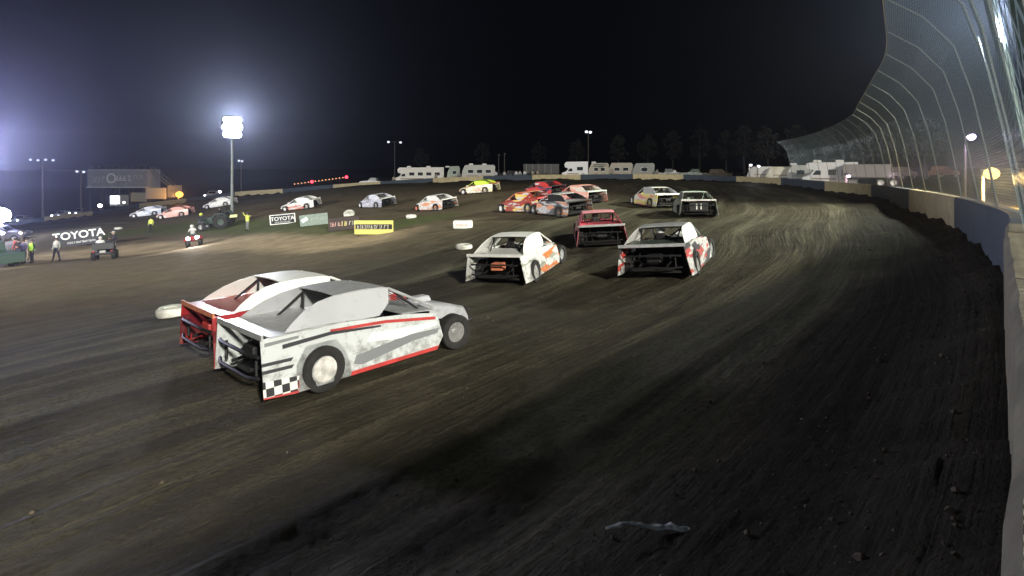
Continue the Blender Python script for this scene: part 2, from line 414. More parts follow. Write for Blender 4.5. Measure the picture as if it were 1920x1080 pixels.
def clods():
    rn=np.random.RandomState(5); vs=[]; fs=[]
    base=[Vector(v) for v in ((0,0,1),(.9,0,0),(0,.9,0),(-.9,0,0),(0,-.9,0),(0,0,-.6),(.6,.6,.5),(-.5,.6,.4))]
    tri=[(0,1,6),(0,6,2),(6,1,2),(0,2,7),(0,7,3),(7,2,3),(0,3,4),(0,4,1),(5,2,1),(5,3,2),(5,4,3),(5,1,4)]
    P=[]
    for i in range(1600):                                   # thrown up against the wall, thinning towards the racing line
        if i<800: s=A0c+rn.exponential(9.); v=abs(rn.normal(0,1.1))+.12
        else: s=A0c-2+rn.uniform(0,26); v=rn.uniform(1,13)
        p,T,Nn=wall_at(s); q=p+Nn*v; P.append((q.x,q.y))
    P=np.array(P); Z=ground_np(P[:,0],P[:,1])
    for (x,y),z in zip(P,Z):
        r=min(.038,.005+rn.exponential(.006)); a=rn.uniform(0,6.3); c,sn=math.cos(a),math.sin(a); k=len(vs); sx,sy,sz=rn.uniform(.7,1.4,3)
        for b in base:
            X,Y=b.x*r*sx,b.y*r*sy; vs.append((x+X*c-Y*sn,y+X*sn+Y*c,z+.012+b.z*r*sz*.8))
        fs+=[tuple(k+q for q in f) for f in tri]
    o=MB().add(vs,fs).build('dirt_clods',mat('clod_clay',(.085,.065,.042),.9,noise=.5,nscale=3)); tag(o,kind='stuff')
A0c=arc_near(.83,.88)
clods()

# ------------------------------------------------------------------ concrete wall in painted sections
def wall_mat(name, c1, c2):
    if name in MATS: return MATS[name]
    m=bpy.data.materials.new(name); m.use_nodes=True; N=m.node_tree.nodes; L=m.node_tree.links; b=N['Principled BSDF']; b.inputs['Roughness'].default_value=.8
    g=N.new('ShaderNodeNewGeometry'); nz=N.new('ShaderNodeTexNoise'); nz.inputs['Scale'].default_value=1.6; nz.inputs['Detail'].default_value=9; nz.inputs['Roughness'].default_value=.7
    L.new(g.outputs['Position'],nz.inputs['Vector'])
    r=N.new('ShaderNodeValToRGB'); e=r.color_ramp.elements; e[0].position=.36; e[0].color=(*c2,1); e[1].position=.6; e[1].color=(*c1,1)
    L.new(nz.outputs['Fac'],r.inputs[0]); 
    n2=N.new('ShaderNodeTexNoise'); n2.inputs['Scale'].default_value=9; n2.inputs['Detail'].default_value=8; n2.inputs['Roughness'].default_value=.8; L.new(g.outputs['Position'],n2.inputs['Vector'])
    r2=N.new('ShaderNodeMapRange'); r2.inputs[1].default_value=.5; r2.inputs[2].default_value=.75; r2.inputs[4].default_value=.7; L.new(n2.outputs['Fac'],r2.inputs[0])
    mx=N.new('ShaderNodeMix'); mx.data_type='RGBA'; L.new(r2.outputs[0],mx.inputs[0]); L.new(r.outputs[0],mx.inputs[6]); mx.inputs[7].default_value=(.10,.08,.06,1)
    L.new(mx.outputs[2],b.inputs['Base Color'])
    bp=N.new('ShaderNodeBump'); bp.inputs['Strength'].default_value=.6; bp.inputs['Distance'].default_value=.015; L.new(n2.outputs['Fac'],bp.inputs['Height']); L.new(bp.outputs[0],b.inputs['Normal'])
    MATS[name]=m; return m
YEL = wall_mat('yellow_wall_paint',(.52,.45,.26),(.40,.34,.22)); BLU = wall_mat('blue_wall_paint',(.040,.060,.088),(.032,.046,.062)); CON = wall_mat('bare_concrete',(.20,.185,.13),(.10,.09,.065))
def wall_section(s0, s1, m, label):
    n = max(2,int((s1-s0)/.35)); prof=[(0.0,-1.25),(0.0,-.06),(-.03,0),(-.27,0),(-.30,-.06),(-.36,-1.25)]   # (outwards is negative)
    b = MB(); rings=[]
    for k in range(n+1):
        s=s0+(s1-s0)*k/n; p,T,Nn=wall_at(s)
        j=.006*math.sin(s*9)+.004*math.sin(s*23)
        rings.append([b.bm.verts.new(Vector((p.x,p.y,p.z+h+(j if h>-.1 else 0)))+Nn*(w+(j if h>-.1 else 0))) for w,h in prof])
    for r0,r1 in zip(rings[:-1],rings[1:]):
        for k in range(len(prof)): b.bm.faces.new((r0[k],r0[(k+1)%len(prof)],r1[(k+1)%len(prof)],r1[k]))
    b.bm.faces.new(rings[0]); b.bm.faces.new(rings[-1][::-1])
    o=b.build('wall_section',m,smooth=True); tag(o,label,'wall section','painted concrete wall sections around the turn',kind='thing'); return o
ordn=['first','second','third','fourth','fifth','sixth','seventh','eighth','ninth','tenth','eleventh','twelfth']
def parc(px):                         # arc length where the wall crosses an image column
    col = CX+F*WP[:,0]/np.maximum(WP[:,1],.01)
    ok = np.where(WP[:,1]>5)[0]
    return float(ARC[ok[np.argmin(np.abs(col[ok]-px))]])
cuts=[1885,1790,1702,1632,1545,1462,1380,1283,1185,1088,998,906,812,712,625,530,440,349,261,174,82,0,-60]
sc=[parc(c) if c not in () else 0 for c in cuts]
wall_section(ARC[0]+.1, sc[0]-.03, CON, 'bare tan concrete wall section running up to the camera')
for i in range(len(sc)-1):
    blue = i%2==0; nth = ordn[i//2]
    wall_section(sc[i]+.015, sc[i+1]-.015, BLU if blue else YEL, f'{"dark blue" if blue else "tan yellow"} painted wall section, {nth} {"blue" if blue else "yellow"} one counting from the bare concrete end')
wall_section(sc[-1]+.015, ARC[-1]-.1, BLU, 'blue grey wall section at the far end beyond the last yellow one')

# ------------------------------------------------------------------ catch fence
def mesh_mat():
    m=bpy.data.materials.new('chain_link_wire'); m.use_nodes=True; N=m.node_tree.nodes; L=m.node_tree.links; b=N['Principled BSDF']
    b.inputs['Base Color'].default_value=(.30,.41,.38,1); b.inputs['Metallic'].default_value=.3; b.inputs['Roughness'].default_value=.35
    uv=N.new('ShaderNodeUVMap'); uv.uv_map='m'; sp=N.new('ShaderNodeSeparateXYZ'); L.new(uv.outputs[0],sp.inputs[0])
    def M(op,a,bb=None,c=None):
        x=N.new('ShaderNodeMath'); x.operation=op
        for i,v in enumerate((a,bb,c)):
            if v is None: continue
            if isinstance(v,(int,float)): x.inputs[i].default_value=v
            else: L.new(v,x.inputs[i])
        return x.outputs[0]
    def band(v,period,w):
        f=M('FRACT',M('DIVIDE',v,period)); d=M('ABSOLUTE',M('SUBTRACT',f,.5)); return M('LESS_THAN',d,w/period/2)
    s=M('ADD',sp.outputs[0],sp.outputs[1]); d=M('SUBTRACT',sp.outputs[0],sp.outputs[1])
    w=M('MAXIMUM',band(s,.10,.021),band(d,.10,.021))
    tr=N.new('ShaderNodeBsdfTransparent'); mx=N.new('ShaderNodeMixShader'); L.new(w,mx.inputs[0]); L.new(tr.outputs[0],mx.inputs[1]); L.new(b.outputs[0],mx.inputs[2])
    L.new(mx.outputs[0],N['Material Output'].inputs[0]); return m
CHAIN=mesh_mat()
fence=thing('catch_fence','tall curved steel catch fence with inward overhang standing on the outer wall','fence')
FPROF=[(-.15,0),(.02,1.1),(.22,2.2),(.50,3.2),(.98,3.85),(1.60,4.35)]     # (inwards, up) from the wall top
def fpt(s, k, out=0):
    p,T,Nn=wall_at(s); a,h=FPROF[k]
    return Vector((p.x,p.y,p.z-.02+h))+Nn*(a-out)
FPOST=mat('fence_post_steel',(.035,.042,.040),.8)
f_end=parc(1475)
ss=[]; s=A0-9
while s<f_end: ss.append(s); s+=3.05
for i,s in enumerate(ss):
    b=MB(); b.tube([fpt(s,k,.04) for k in range(len(FPROF))],.021,6); b.build('post',FPOST,fence,smooth=True)
    if i<len(ss)-1:
        n=7; b=MB(); uvs={}
        cols=[]
        for q in range(n+1):
            sq=s+3.05*q/n; cols.append([(b.bm.verts.new(fpt(sq,k)),(sq,[0,1.11,2.23,3.27,4.08,4.88][k])) for k in range(len(FPROF))])
        ul=b.bm.loops.layers.uv.new('m')
        for q in range(n):
            for k in range(len(FPROF)-1):
                c4=[cols[q][k],cols[q+1][k],cols[q+1][k+1],cols[q][k+1]]
                f=b.bm.faces.new([c[0] for c in c4])
                for lp,c in zip(f.loops,c4): lp[ul].uv=c[1]
        b.build('mesh_panel',CHAIN,fence)
for k,nm in ((5,'cable'),):
    n=int((ss[-1]-ss[0])/.6); b=MB(); b.tube([fpt(ss[0]+(ss[-1]-ss[0])*q/n,k,.0) for q in range(n+1)],.009,4); b.build(nm,STEEL,fence)

# ------------------------------------------------------------------ dirt modified race cars (x forward, y left, z up)
def side_y(z, s): return s*(.90+.15*(.95-z)/.85)
ARCH=[(-2.25,.17),(-1.82,.13),(-1.76,.52),(-1.60,.74),(-1.12,.74),(-.96,.52),(-.88,.14),(.80,.14),(.98,.34),(.90,.76),(.3,.86),(-.5,.93),(-1.3,.985),(-2.25,.965)]
SAIL=[(.02,1.335),(-.40,1.375),(-.98,1.37),(-1.28,1.32),(-1.55,1.22),(-1.78,1.08),(-1.90,.985),(-1.2,.985),(-.62,.945),(-.30,.94),(-.06,1.1)]
def car_meshes():
    M={}
    for s,n in ((1,'l'),(-1,'r')):
        M['side'+n]=MB().prism(ARCH,lambda a,b,w:(a,side_y(b,s)-s*w,b),.018).mesh('side_panel',WHITE)
        M['sail'+n]=MB().prism(SAIL,lambda a,b,w:(a,s*(.66+.24*(1.37-b)/.43)-s*w,b),.015).mesh('sail_panel',WHITE)
        M['skirt'+n]=MB().prism([(-2.26,.17),(-1.77,.13),(-1.74,.27),(-2.26,.31)],lambda a,b,w:(a,side_y(b,s)+s*.006-s*w*.5,b),.012).mesh('skirt',WHITE)
        M['doortrim'+n]=MB().prism([(-.93,.14),(.80,.14),(.86,.20),(-.90,.20)],lambda a,b,w:(a,side_y(b,s)+s*.006-s*w*.5,b),.012).mesh('skirt',WHITE)
        M['pillar'+n]=MB().tube([(.02,s*.66,1.33),(.55,s*.70,1.06),(.98,s*.72,.84)],.028,6).mesh('windshield_pillar',WHITE,True)
    b=MB()
    pts=[(-.98,1.37),(-.7,1.385),(-.4,1.39),(-.1,1.37),(.04,1.335)]
    vs=[];fs=[]
    for x,z in pts:
        for y in (-.67,-.35,0,.35,.67): vs.append((x,y,z+.02*(1-(y/.67)**2)))
    n0=len(vs); vs+= [(x,y,z-.02) for x,y,z in vs]
    for i in range(4):
        for j in range(4):
            a=i*5+j; fs+= [(a,a+1,a+6,a+5),(n0+a,n0+a+5,n0+a+6,n0+a+1)]
    ring=[0,1,2,3,4,9,14,19,24,23,22,21,20,15,10,5]
    for i in range(16): p,q=ring[i],ring[(i+1)%16]; fs.append((p,q,q+n0,p+n0))
    M['roof']=b.add(vs,fs).mesh('roof',WHITE,True)
    # hood: narrow, dropping to the nose
    hs=[(.92,.45,.86,.40),(1.35,.43,.79,.36),(1.75,.40,.71,.33),(2.1,.36,.60,.30),(2.22,.33,.42,.28)]
    b=MB(); rings=[]
    for x,w,zt,zb in hs: rings.append([b.bm.verts.new(v) for v in ((x,-w,zb),(x,-w,zt-.05),(x,-w+.06,zt),(x,w-.06,zt),(x,w,zt-.05),(x,w,zb))])
    for r0,r1 in zip(rings[:-1],rings[1:]):
        for k in range(6): b.bm.faces.new((r0[k],r0[(k+1)%6],r1[(k+1)%6],r1[k]))
    b.bm.faces.new(rings[0]); b.bm.faces.new(rings[-1][::-1])
    M['hood']=b.mesh('hood',WHITE,True)
    M['scoop']=MB().box((1.2,0,.87),(.42,.3,.12),bev=.03,taper=.8).mesh('hood_scoop',WHITE)
    b=MB(); b.box((-1.52,0,.965),(1.2,1.80,.018)); b.box((.55,0,.845),(.75,1.72,.018),Matrix.Rotation(R(5),3,'Y'))
    M['deck']=b.mesh('deck',WHITE)
    b=MB(); b.box((-2.235,0,.995),(.03,1.86,.085)); M['spoiler']=b.mesh('rear_spoiler',WHITE)
    # dark interior shell, floor, firewall
    b=MB(); b.box((-.35,0,.22),(3.3,1.5,.05)); b.box((-.95,0,.58),(.03,1.66,.66)); b.box((.86,0,.55),(.03,1.5,.55)); b.box((-.5,.60,.55),(.9,.02,.5)); b.box((-.5,-.60,.55),(.9,.02,.5))
    M['shell']=b.mesh('inner_shell',DUSTY)
    # frame: rails, cage, rear hoop and bumper
    b=MB(); T=lambda *p,r=.022: b.tube(list(p),r,6)
    for s in (-1,1):
        T((-2.2,s*.38,.42),(-1.3,s*.42,.52),(.9,s*.42,.34),(2.1,s*.32,.34),r=.03)
        T((-.95,s*.62,.25),(-.92,s*.60,1.33)); T((.1,s*.60,1.30),(.75,s*.62,.80),(.82,s*.60,.30)); T((-.92,s*.60,1.33),(.1,s*.60,1.30)); T((-.92,s*.58,1.3),(-2.05,s*.42,.55))
        T((-2.2,s*.62,.40),(-2.2,s*.62,.70)); T((1.35,s*.42,.40),(1.35,s*.86,.33),r=.02); T((1.2,s*.40,.55),(1.38,s*.82,.45),r=.018); T((1.9,s*.34,.35),(1.4,s*.85,.30),r=.018)
    T((-.92,-.60,1.33),(-.92,.60,1.33)); T((.1,-.6,1.30),(.1,.6,1.30)); T((-2.24,-.80,.70),(-2.30,-.55,.72),(-2.30,.55,.72),(-2.24,.80,.70),r=.028); T((-2.24,-.80,.40),(-2.30,-.55,.38),(-2.30,.55,.38),(-2.24,.80,.40),r=.028)
    T((-1.35,-.8,.35),(-1.35,.8,.35),r=.045); T((-.95,-.6,1.3),(-.95,.6,.5)); T((2.2,-.45,.30),(2.34,-.3,.32),(2.34,.3,.32),(2.2,.45,.30),r=.026); T((2.2,-.4,.5),(2.34,-.25,.5),(2.34,.25,.5),(2.2,.4,.5),r=.022)
    for y in (-.2,0,.2): T((.06,y,1.32),(.85,y,.84),r=.009)
    M['cage']=b.mesh('roll_cage',BLACK,True)
    M['tank']=MB().box((-1.95,0,.60),(.30,.40,.22),bev=.03).mesh('fuel_cell',WHITE)
    b=MB(); b.box((-.62,.12,.62),(.12,.48,.7),bev=.04); b.box((-.40,.12,.40),(.42,.46,.12),bev=.04); b.box((-.64,.12,1.04),(.1,.26,.2),bev=.03); M['seat']=b.mesh('seat',BLACK)
    def tyre(r,w):
        return MB().lathe([(r*.60,-w*.46),(r*.80,-w*.52),(r*.95,-w*.49),(r,-w*.40),(r*.995,-w*.14),(r*.985,-.004),(r*.995,w*.14),(r,w*.40),(r*.95,w*.49),(r*.80,w*.52),(r*.60,w*.46),(r*.58,0),(r*.60,-w*.46)],n=28).mesh('tyre',RUB,True)
    def rim(r,w,s):
        b=MB(); b.lathe([(r*.61,s*w*.47),(r*.60,s*w*.30),(r*.20,s*w*.22),(r*.16,s*w*.34),(.001,s*w*.34)],n=20)
        for k in range(8):
            a=k*math.pi/4; b.sphere((r*.42*math.cos(a),s*w*.30,r*.42*math.sin(a)),r*.055,(1,.5,1),1)
        return b.mesh('rim',WHITE,True)
    M['tyreR']=tyre(.345,.34); M['tyreF']=tyre(.325,.25)
    for s,n in ((1,'l'),(-1,'r')):
        M['rimR'+n]=rim(.345,.34,s); M['rimF'+n]=rim(.325,.25,s); 
        M['cover'+n]=MB().lathe([(.195,s*.162),(.18,s*.178),(.15,s*.179),(.145,s*.172),(.07,s*.172),(.065,s*.184),(.001,s*.186)],n=24).mesh('wheel_cover',WHITE,True)
    return M
CM=car_meshes()
CARS='dirt modified race cars circling the clay track'
def ground_frame(x, y, heading, L=1.35, Wd=.85):
    """rotation that lies on the ground: heading = angle of the nose, radians from +X"""
    f=Vector((math.cos(heading),math.sin(heading),0)); l=Vector((-f.y,f.x,0))
    zf=gz(x+f.x*L,y+f.y*L); zb=gz(x-f.x*L,y-f.y*L); zl=gz(x+l.x*Wd,y+l.y*Wd); zr=gz(x-l.x*Wd,y-l.y*Wd)
    X=Vector((f.x*2*L,f.y*2*L,zf-zb)).normalized(); Y=Vector((l.x*2*Wd,l.y*2*Wd,zl-zr)); Z=X.cross(Y).normalized(); Y=Z.cross(X)
    m=Matrix((X,Y,Z)).transposed().to_4x4(); m.translation=Vector((x,y,(zf+zb+zl+zr)/4)); return m
def set_car_frame(t, x, y, head): t.matrix_world=ground_frame(x,y,head)
def race_car(px, py, head, label, side, sail=None, roof=None, hood=None, deck=None, spoil=None, skirt=None, rimc=None, tank=None, cover=False, steer=.12, roll=0, pos=None, driver=None):
    """px,py: photo pixel of the ground point under the middle of the car; head in degrees, 0 = away along +Y, + = to the left"""
    p=G(px,py) if pos is None else Vector((pos[0],pos[1],0))
    t=thing('race_car',label,'race car',group=CARS)
    m=ground_frame(p.x,p.y,R(90+head)); t.matrix_world=m@Matrix.Rotation(R(roll),4,'X')
    sail=sail or side; roof=roof or sail; hood=hood or side; deck=deck or roof; spoil=spoil or deck; rimc=rimc or WHITE
    I=lambda k,n,mt: inst(CM[k],n,t,mt)
    for n in 'lr':
        q=I('side'+n,'side_panel',side); I('sail'+n,'sail_panel',sail); I('pillar'+n,'windshield_pillar',roof)
        if skirt:
            inst(CM['skirt'+n],'skirt',q,skirt); inst(CM['doortrim'+n],'door_trim',q,skirt)
    I('roof','roof',roof); h=I('hood','hood',hood); inst(CM['scoop'],'hood_scoop',h,hood); I('deck','rear_deck',deck); I('spoiler','rear_spoiler',spoil)
    I('shell','inner_shell',DUSTY); I('cage','roll_cage',BLACK); I('tank','fuel_cell',tank or BLACK); I('seat','seat',BLACK)
    for x,w,k in ((-1.35,.875,'R'),(1.35,.88,'F')):
        for s,n in ((1,'l'),(-1,'r')):
            e=bpy.data.objects.new('wheel',None); COL.objects.link(e); e.parent=t; e.empty_display_size=.1
            e.location=(x,s*w,.345 if k=='R' else .325)
            if k=='F': e.rotation_euler=(0,0,-steer)
            inst(CM['tyre'+k],'tyre',e); inst(CM['rim'+k+n],'rim',e,rimc)
            if cover and k=='R': inst(CM['cover'+n],'wheel_cover',e,mat('muddy_wheel_cover',(.62,.60,.57),.5,noise=.4,nscale=7))
    if driver: DRIVERS.append((t,driver))
    return t
DRIVERS=[]
w_=(.72,.72,.71)
LV={'near':livery('silver_black_livery',(.56,.59,.60),None,None,3,dirt=.42),
 'nearsil':livery('silver_stripe_livery',(.46,.47,.50),None,None,7,dirt=.25),
 'nearsail':livery('white_sail_livery',(.78,.78,.77),None,None,4,dirt=.2),
 'red':livery('dark_red_livery',(.30,.018,.022),(.12,.01,.015),None,5,1,.6),
 'orange':livery('white_orange_livery',w_,(.75,.20,.04),(.35,.36,.30),1,1.6,.5,.66),
 'silver':livery('white_red_black_livery',w_,(.06,.06,.07),(.6,.08,.07),6,1.9,.58,.64),
 'pink':livery('pink_livery',(.62,.10,.13),(.70,.42,.40),(.08,.02,.02),3,1.4,.6,.68),
 'peach':livery('peach_livery',(.72,.36,.30),(.68,.62,.55),(.5,.08,.08),8,1.4,.56,.68),
 'yelpink':livery('yellow_pink_livery',(.66,.58,.20),(.66,.28,.26),(.6,.6,.55),9,1.1,.52,.66),
 'grey':livery('grey_green_livery',(.42,.46,.42),(.20,.22,.2),None,3,1.2,.56),
 'dark':livery('black_peach_livery',(.10,.10,.11),(.62,.28,.16),(.5,.5,.52),12,1.5,.50,.58),
 'fire':livery('orange_red_livery',(.30,.04,.025),(.72,.50,.14),(.55,.55,.56),5,1.3,.56,.62),
 'redwhite':livery('red_white_livery',(.55,.05,.05),(.7,.68,.7),(.03,.04,.09),14,1.2,.5,.62),
 'yellow':livery('pale_yellow_livery',(.70,.66,.50),(.66,.62,.3),(.6,.3,.2),15,1.3,.58,.7),
 'lime':livery('lime_livery',(.50,.78,.04),(.62,.80,.10),None,3,1,.6,dirt=.1),
 'wh':livery('white_livery',w_,(.50,.51,.54),None,16,1.2,.56),
 'lilac':livery('silver_lilac_livery',(.52,.53,.62),(.34,.35,.45),(.7,.7,.72),18,1.4,.55,.64),
 'wred':livery('white_red_livery',w_,(.55,.13,.07),(.45,.46,.46),19,1.3,.56,.66),
 'wblue':livery('white_blue_livery',(.60,.62,.68),(.28,.33,.45),None,20,1.2,.54),
 'salmon':livery('salmon_livery',(.78,.42,.36),(.80,.62,.58),None,21,1.2,.56),
 'worange':livery('white_salmon_livery',w_,(.72,.34,.20),None,22,1.6,.5),
}
REDP=mat('red_paint',(.45,.05,.045),.4,noise=.2); ORP=mat('orange_paint',(.66,.22,.12),.4,noise=.2); SILV=mat('silver_paint',(.5,.51,.52),.35,.3,noise=.15); DKG=mat('dark_green_paint',(.05,.075,.06),.5,noise=.2)
GRN=mat('pale_green_paint',(.42,.50,.44),.45,noise=.15); PINK=mat('bright_pink_paint',(.72,.12,.17),.4,noise=.12); CHR=mat('bright_wheel',(.6,.6,.6),.25,.7)
def checker_mat():
    m=bpy.data.materials.new('checker_paint'); m.use_nodes=True; N=m.node_tree.nodes; L=m.node_tree.links; b=N['Principled BSDF']; b.inputs['Roughness'].default_value=.4
    tc=N.new('ShaderNodeTexCoord'); mp=N.new('ShaderNodeMapping'); mp.inputs['Scale'].default_value=(1,0,1); mp.inputs['Location'].default_value=(0,.05,.03); L.new(tc.outputs['Object'],mp.inputs[0])
    c=N.new('ShaderNodeTexChecker'); c.inputs['Scale'].default_value=9.0; c.inputs[1].default_value=(.7,.7,.68,1); c.inputs[2].default_value=(.03,.03,.035,1); L.new(mp.outputs[0],c.inputs[0]); L.new(c.outputs[0],b.inputs['Base Color']); return m
CHK=checker_mat()

near=race_car(705,705,-43,'silver and white race car with checkered tail and white wheel cover, largest in the photo',LV['near'],LV['nearsil'],SILV,LV['nearsil'],SILV,SILV,REDP,CHR,BLACK,cover=True,pos=(-2.68,9.5),driver='driver in a dark helmet inside the silver checkered race car')
for o in near.children:
    if o.name.startswith('side_panel') and o.data is CM['sider']:
        MB().prism([(-2.262,.19),(-1.775,.16),(-1.74,.36),(-2.262,.40)],lambda a,b_,w:(a,side_y(b_,-1)-.010+w*.4,b_),.012).build('checker_band',CHK,o)
        DK=mat('dark_stripe_paint',(.04,.04,.045),.4)
        for z in (.50,.60): MB().prism([(-2.255,z),(-1.84,z-.01),(-1.80,z+.035),(-2.255,z+.045)],lambda a,b_,w:(a,side_y(b_,-1)-.010+w*.4,b_),.012).build('stripe',DK,o)
        P_=lambda pts,m,nm='stripe',k=.010: MB().prism(pts,lambda a,b_,w:(a,side_y(b_,-1)-k+w*.4,b_),.012).build(nm,m,o)
        GR_=mat('grey_stripe_paint',(.20,.21,.22),.4); WH_=mat('bright_decal',(.86,.86,.85),.35)
        P_([(-.86,.30),(-.70,.26),(.30,.40),(.86,.42),(.90,.50),(.20,.52),(-.80,.42)],GR_)
        P_([(-.60,.58),(.05,.50),(.50,.54),(.86,.56),(.86,.62),(.0,.66),(-.5,.70)],WH_,'decal',.012)
        P_([(-1.95,.78),(-1.2,.82),(-.3,.76),(-.3,.79),(-1.2,.87),(-1.95,.84)],DK)
        P_([(-2.2,.86),(-1.7,.88),(-1.7,.92),(-2.2,.91)],GR_)
        MB().prism([(-1.2,.86),(-.2,.80),(.85,.66),(.86,.71),(-.2,.85),(-1.2,.90)],lambda a,b_,w:(a,side_y(b_,-1)-.008+w*.4,b_),.012).build('stripe',REDP,o)
red=race_car(0,0,-43,'dark red race car half hidden behind the silver checkered one',LV['red'],LV['nearsail'],WHITE,LV['redwhite'],LV['red'],ORP,None,CHR,REDP,pos=(-4.25,11.0),driver='driver in a white helmet inside the dark red race car')
race_car(982,509,-24,'white race car with orange side graphics, left of the white and black one',LV['orange'],WHITE,WHITE,LV['orange'],WHITE,WHITE,None,SILV,ORP,driver='driver inside the white race car with orange side graphics')
race_car(1262,500,-30,'white race car with black and red side graphics sliding high near the outer wall',LV['silver'],WHITE,SILV,WHITE,DKG,SILV,None,SILV,BLACK,roll=1,driver='driver inside the white and black race car near the wall')
race_car(1122,452,-5,'pink race car seen straight from behind with black tail',LV['pink'],PINK,mat('pale_pink_paint',(.78,.34,.38),.4,noise=.12),LV['pink'],PINK,SILV,None,SILV,BLACK,driver='driver inside the pink race car')
c11=race_car(1299,402,-11,'grey green race car with white number 11 on its dark tail',LV['grey'],LV['grey'],GRN,LV['grey'],GRN,WHITE,None,SILV,BLACK)
race_car(1224,386,14,'yellow and pink sided race car with pale roof behind the pink one',LV['yelpink'],SILV,SILV,LV['yelpink'],WHITE,WHITE,None,WHITE,BLACK)
race_car(1083,380,34,'peach coloured race car with pale green deck',LV['peach'],LV['peach'],LV['peach'],LV['peach'],GRN,GRN,None,WHITE,BLACK)
race_car(1046,402,33,'black race car with peach door below the peach coloured one',LV['dark'],BLACK,SILV,LV['dark'],SILV,BLACK,None,CHR,BLACK)
race_car(983,396,44,'orange and yellow race car in the middle of the pack',LV['fire'],LV['fire'],ORP,LV['fire'],REDP,REDP,None,WHITE,BLACK)
race_car(1016,368,40,'red and white race car with dark blue rear, farthest of the tight pack',LV['redwhite'],LV['redwhite'],DKG,LV['redwhite'],BLACK,BLACK,None,WHITE,BLACK)
race_car(897,362,66,'pale yellow race car with bright lime sail panel',LV['yellow'],LV['lime'],LV['lime'],LV['yellow'],ORP,ORP,None,WHITE,BLACK)
race_car(814,394,50,'white race car with salmon lower door beside the lying white tyre',LV['worange'],WHITE,WHITE,WHITE,WHITE,WHITE,None,ORP,BLACK)
race_car(704,388,54,'silver lilac race car between the white and the salmon sided ones',LV['lilac'],LV['lilac'],LV['lilac'],LV['lilac'],WHITE,WHITE,None,WHITE,BLACK)
race_car(563,392,84,'white race car with red hood above the framed white sign',LV['wred'],WHITE,WHITE,LV['wred'],WHITE,WHITE,None,WHITE,BLACK)
race_car(412,388,94,'all white race car passing behind the floodlight pole',LV['wh'],LV['wh'],WHITE,LV['wh'],WHITE,REDP,None,SILV,BLACK)
race_car(328,407,98,'salmon pink race car beneath the orange lamp',LV['salmon'],LV['salmon'],LV['salmon'],LV['salmon'],LV['salmon'],REDP,None,WHITE,BLACK)
race_car(277,405,102,'white and pale blue race car, leftmost on the track',LV['wblue'],LV['wblue'],LV['wblue'],LV['wblue'],LV['wblue'],WHITE,None,WHITE,BLACK)
def text_mesh(name, txt, size, m, parent, mtx, ext=.004, wide=1.0):
    cu=bpy.data.curves.new(name,'FONT'); cu.body=txt; cu.size=size; cu.extrude=ext; cu.align_x='CENTER'; cu.align_y='CENTER'; cu.offset=size*.02
    o=bpy.data.objects.new(name,cu); COL.objects.link(o)
    bpy.context.view_layer.update(); me=bpy.data.meshes.new_from_object(o.evaluated_get(bpy.context.evaluated_depsgraph_get()))
    bpy.data.objects.remove(o); me.name=name; me.materials.clear(); me.materials.append(m)
    q=bpy.data.objects.new(name,me); COL.objects.link(q); q.parent=parent; q.matrix_local=mtx@Matrix.Diagonal((wide,1,1,1)); return q
def facing_back(x,y,z): # text reading from behind (viewed looking along +x)
    return Matrix(((0,0,-1,x),(-1,0,0,y),(0,1,0,z),(0,0,0,1)))
tp=MB().box((-2.27,0,.62),(.015,1.0,.5)).build('tail_panel',BLACK,c11)
text_mesh('race_number','11',.46,mat('white_number',(.75,.78,.75),.5),tp,facing_back(-2.285,0,.62))

# ------------------------------------------------------------------ tyres and markers along the inner edge
def flat_tyre(px,py,r,label,h=.26,lean=0,yaw=0,name='racing_tyre_marker',cat='tyre',g='white painted tyres marking the inner edge of the track',m=None):
    p=G(px,py); b=MB(); ri=r*.52
    b.lathe([(ri,.02),(r*.86,0),(r,h*.22),(r*1.01,h*.5),(r,h*.78),(r*.86,h),(ri,h*.97),(ri*.94,h*.8),(ri*1.25,h*.72),(ri*1.25,h*.28),(ri*.94,h*.2),(ri,.02)],(0,0,0),'Z',30)
    o=b.build(name,m or mat('dusty_white_rubber',(.62,.62,.56),.7,noise=.35,nscale=4,bump=.4),smooth=True); o.location=p-Vector((0,0,.02)); o.rotation_euler=(R(lean),0,yaw)
    tag(o,label,cat,g); return o
flat_tyre(322,592,.37,'white tyre lying flat on the clay at the inner edge, largest and nearest the camera')
flat_tyre(870,466,.37,'white tyre lying flat just left of the white and orange car',h=.2,lean=3)
flat_tyre(771,409,.42,'white tyre lying flat under the salmon sided car',h=.3)
flat_tyre(655,404,.50,'white tyre leaning up behind the yellow banner',h=.4,lean=28)
flat_tyre(222,430,.42,'small white tyre on the grass behind the black banner',h=.25)
def board(px,py,w,h,yaw,name,label,cat,face,frame=None,group=None,th=.05,lift=0,tilt=0):
    p=G(px,py); t=thing(name,label,cat,(p.x,p.y,p.z-.03+lift),R(yaw),group)
    t.rotation_euler=(0,R(tilt),R(yaw))
    f=MB().box((0,0,h/2+.08),(w,th,h),bev=.012).build('sign_face',face,t)
    b=MB()
    for s in (-1,1): b.box((s*w*.42,.06,h*.45),(.05,.05,h*.9+.1))
    b.build('legs_frame',DSTEEL,t)
    if frame:
        b=MB()
        for s in (-1,1): b.box((s*(w/2-.05),-th/2-.006,h/2+.08),(.10,.014,h)); b.box((0,-th/2-.004,h/2+.08+s*(h/2-.04)),(w-.2,.012,.08))
        b.build('sign_border',frame,f)
    return t,f
def front(x,z,y=-.035): return Matrix(((1,0,0,x),(0,0,-1,y),(0,1,0,z),(0,0,0,1)))
LET=mat('white_lettering',(.75,.76,.75),.5)
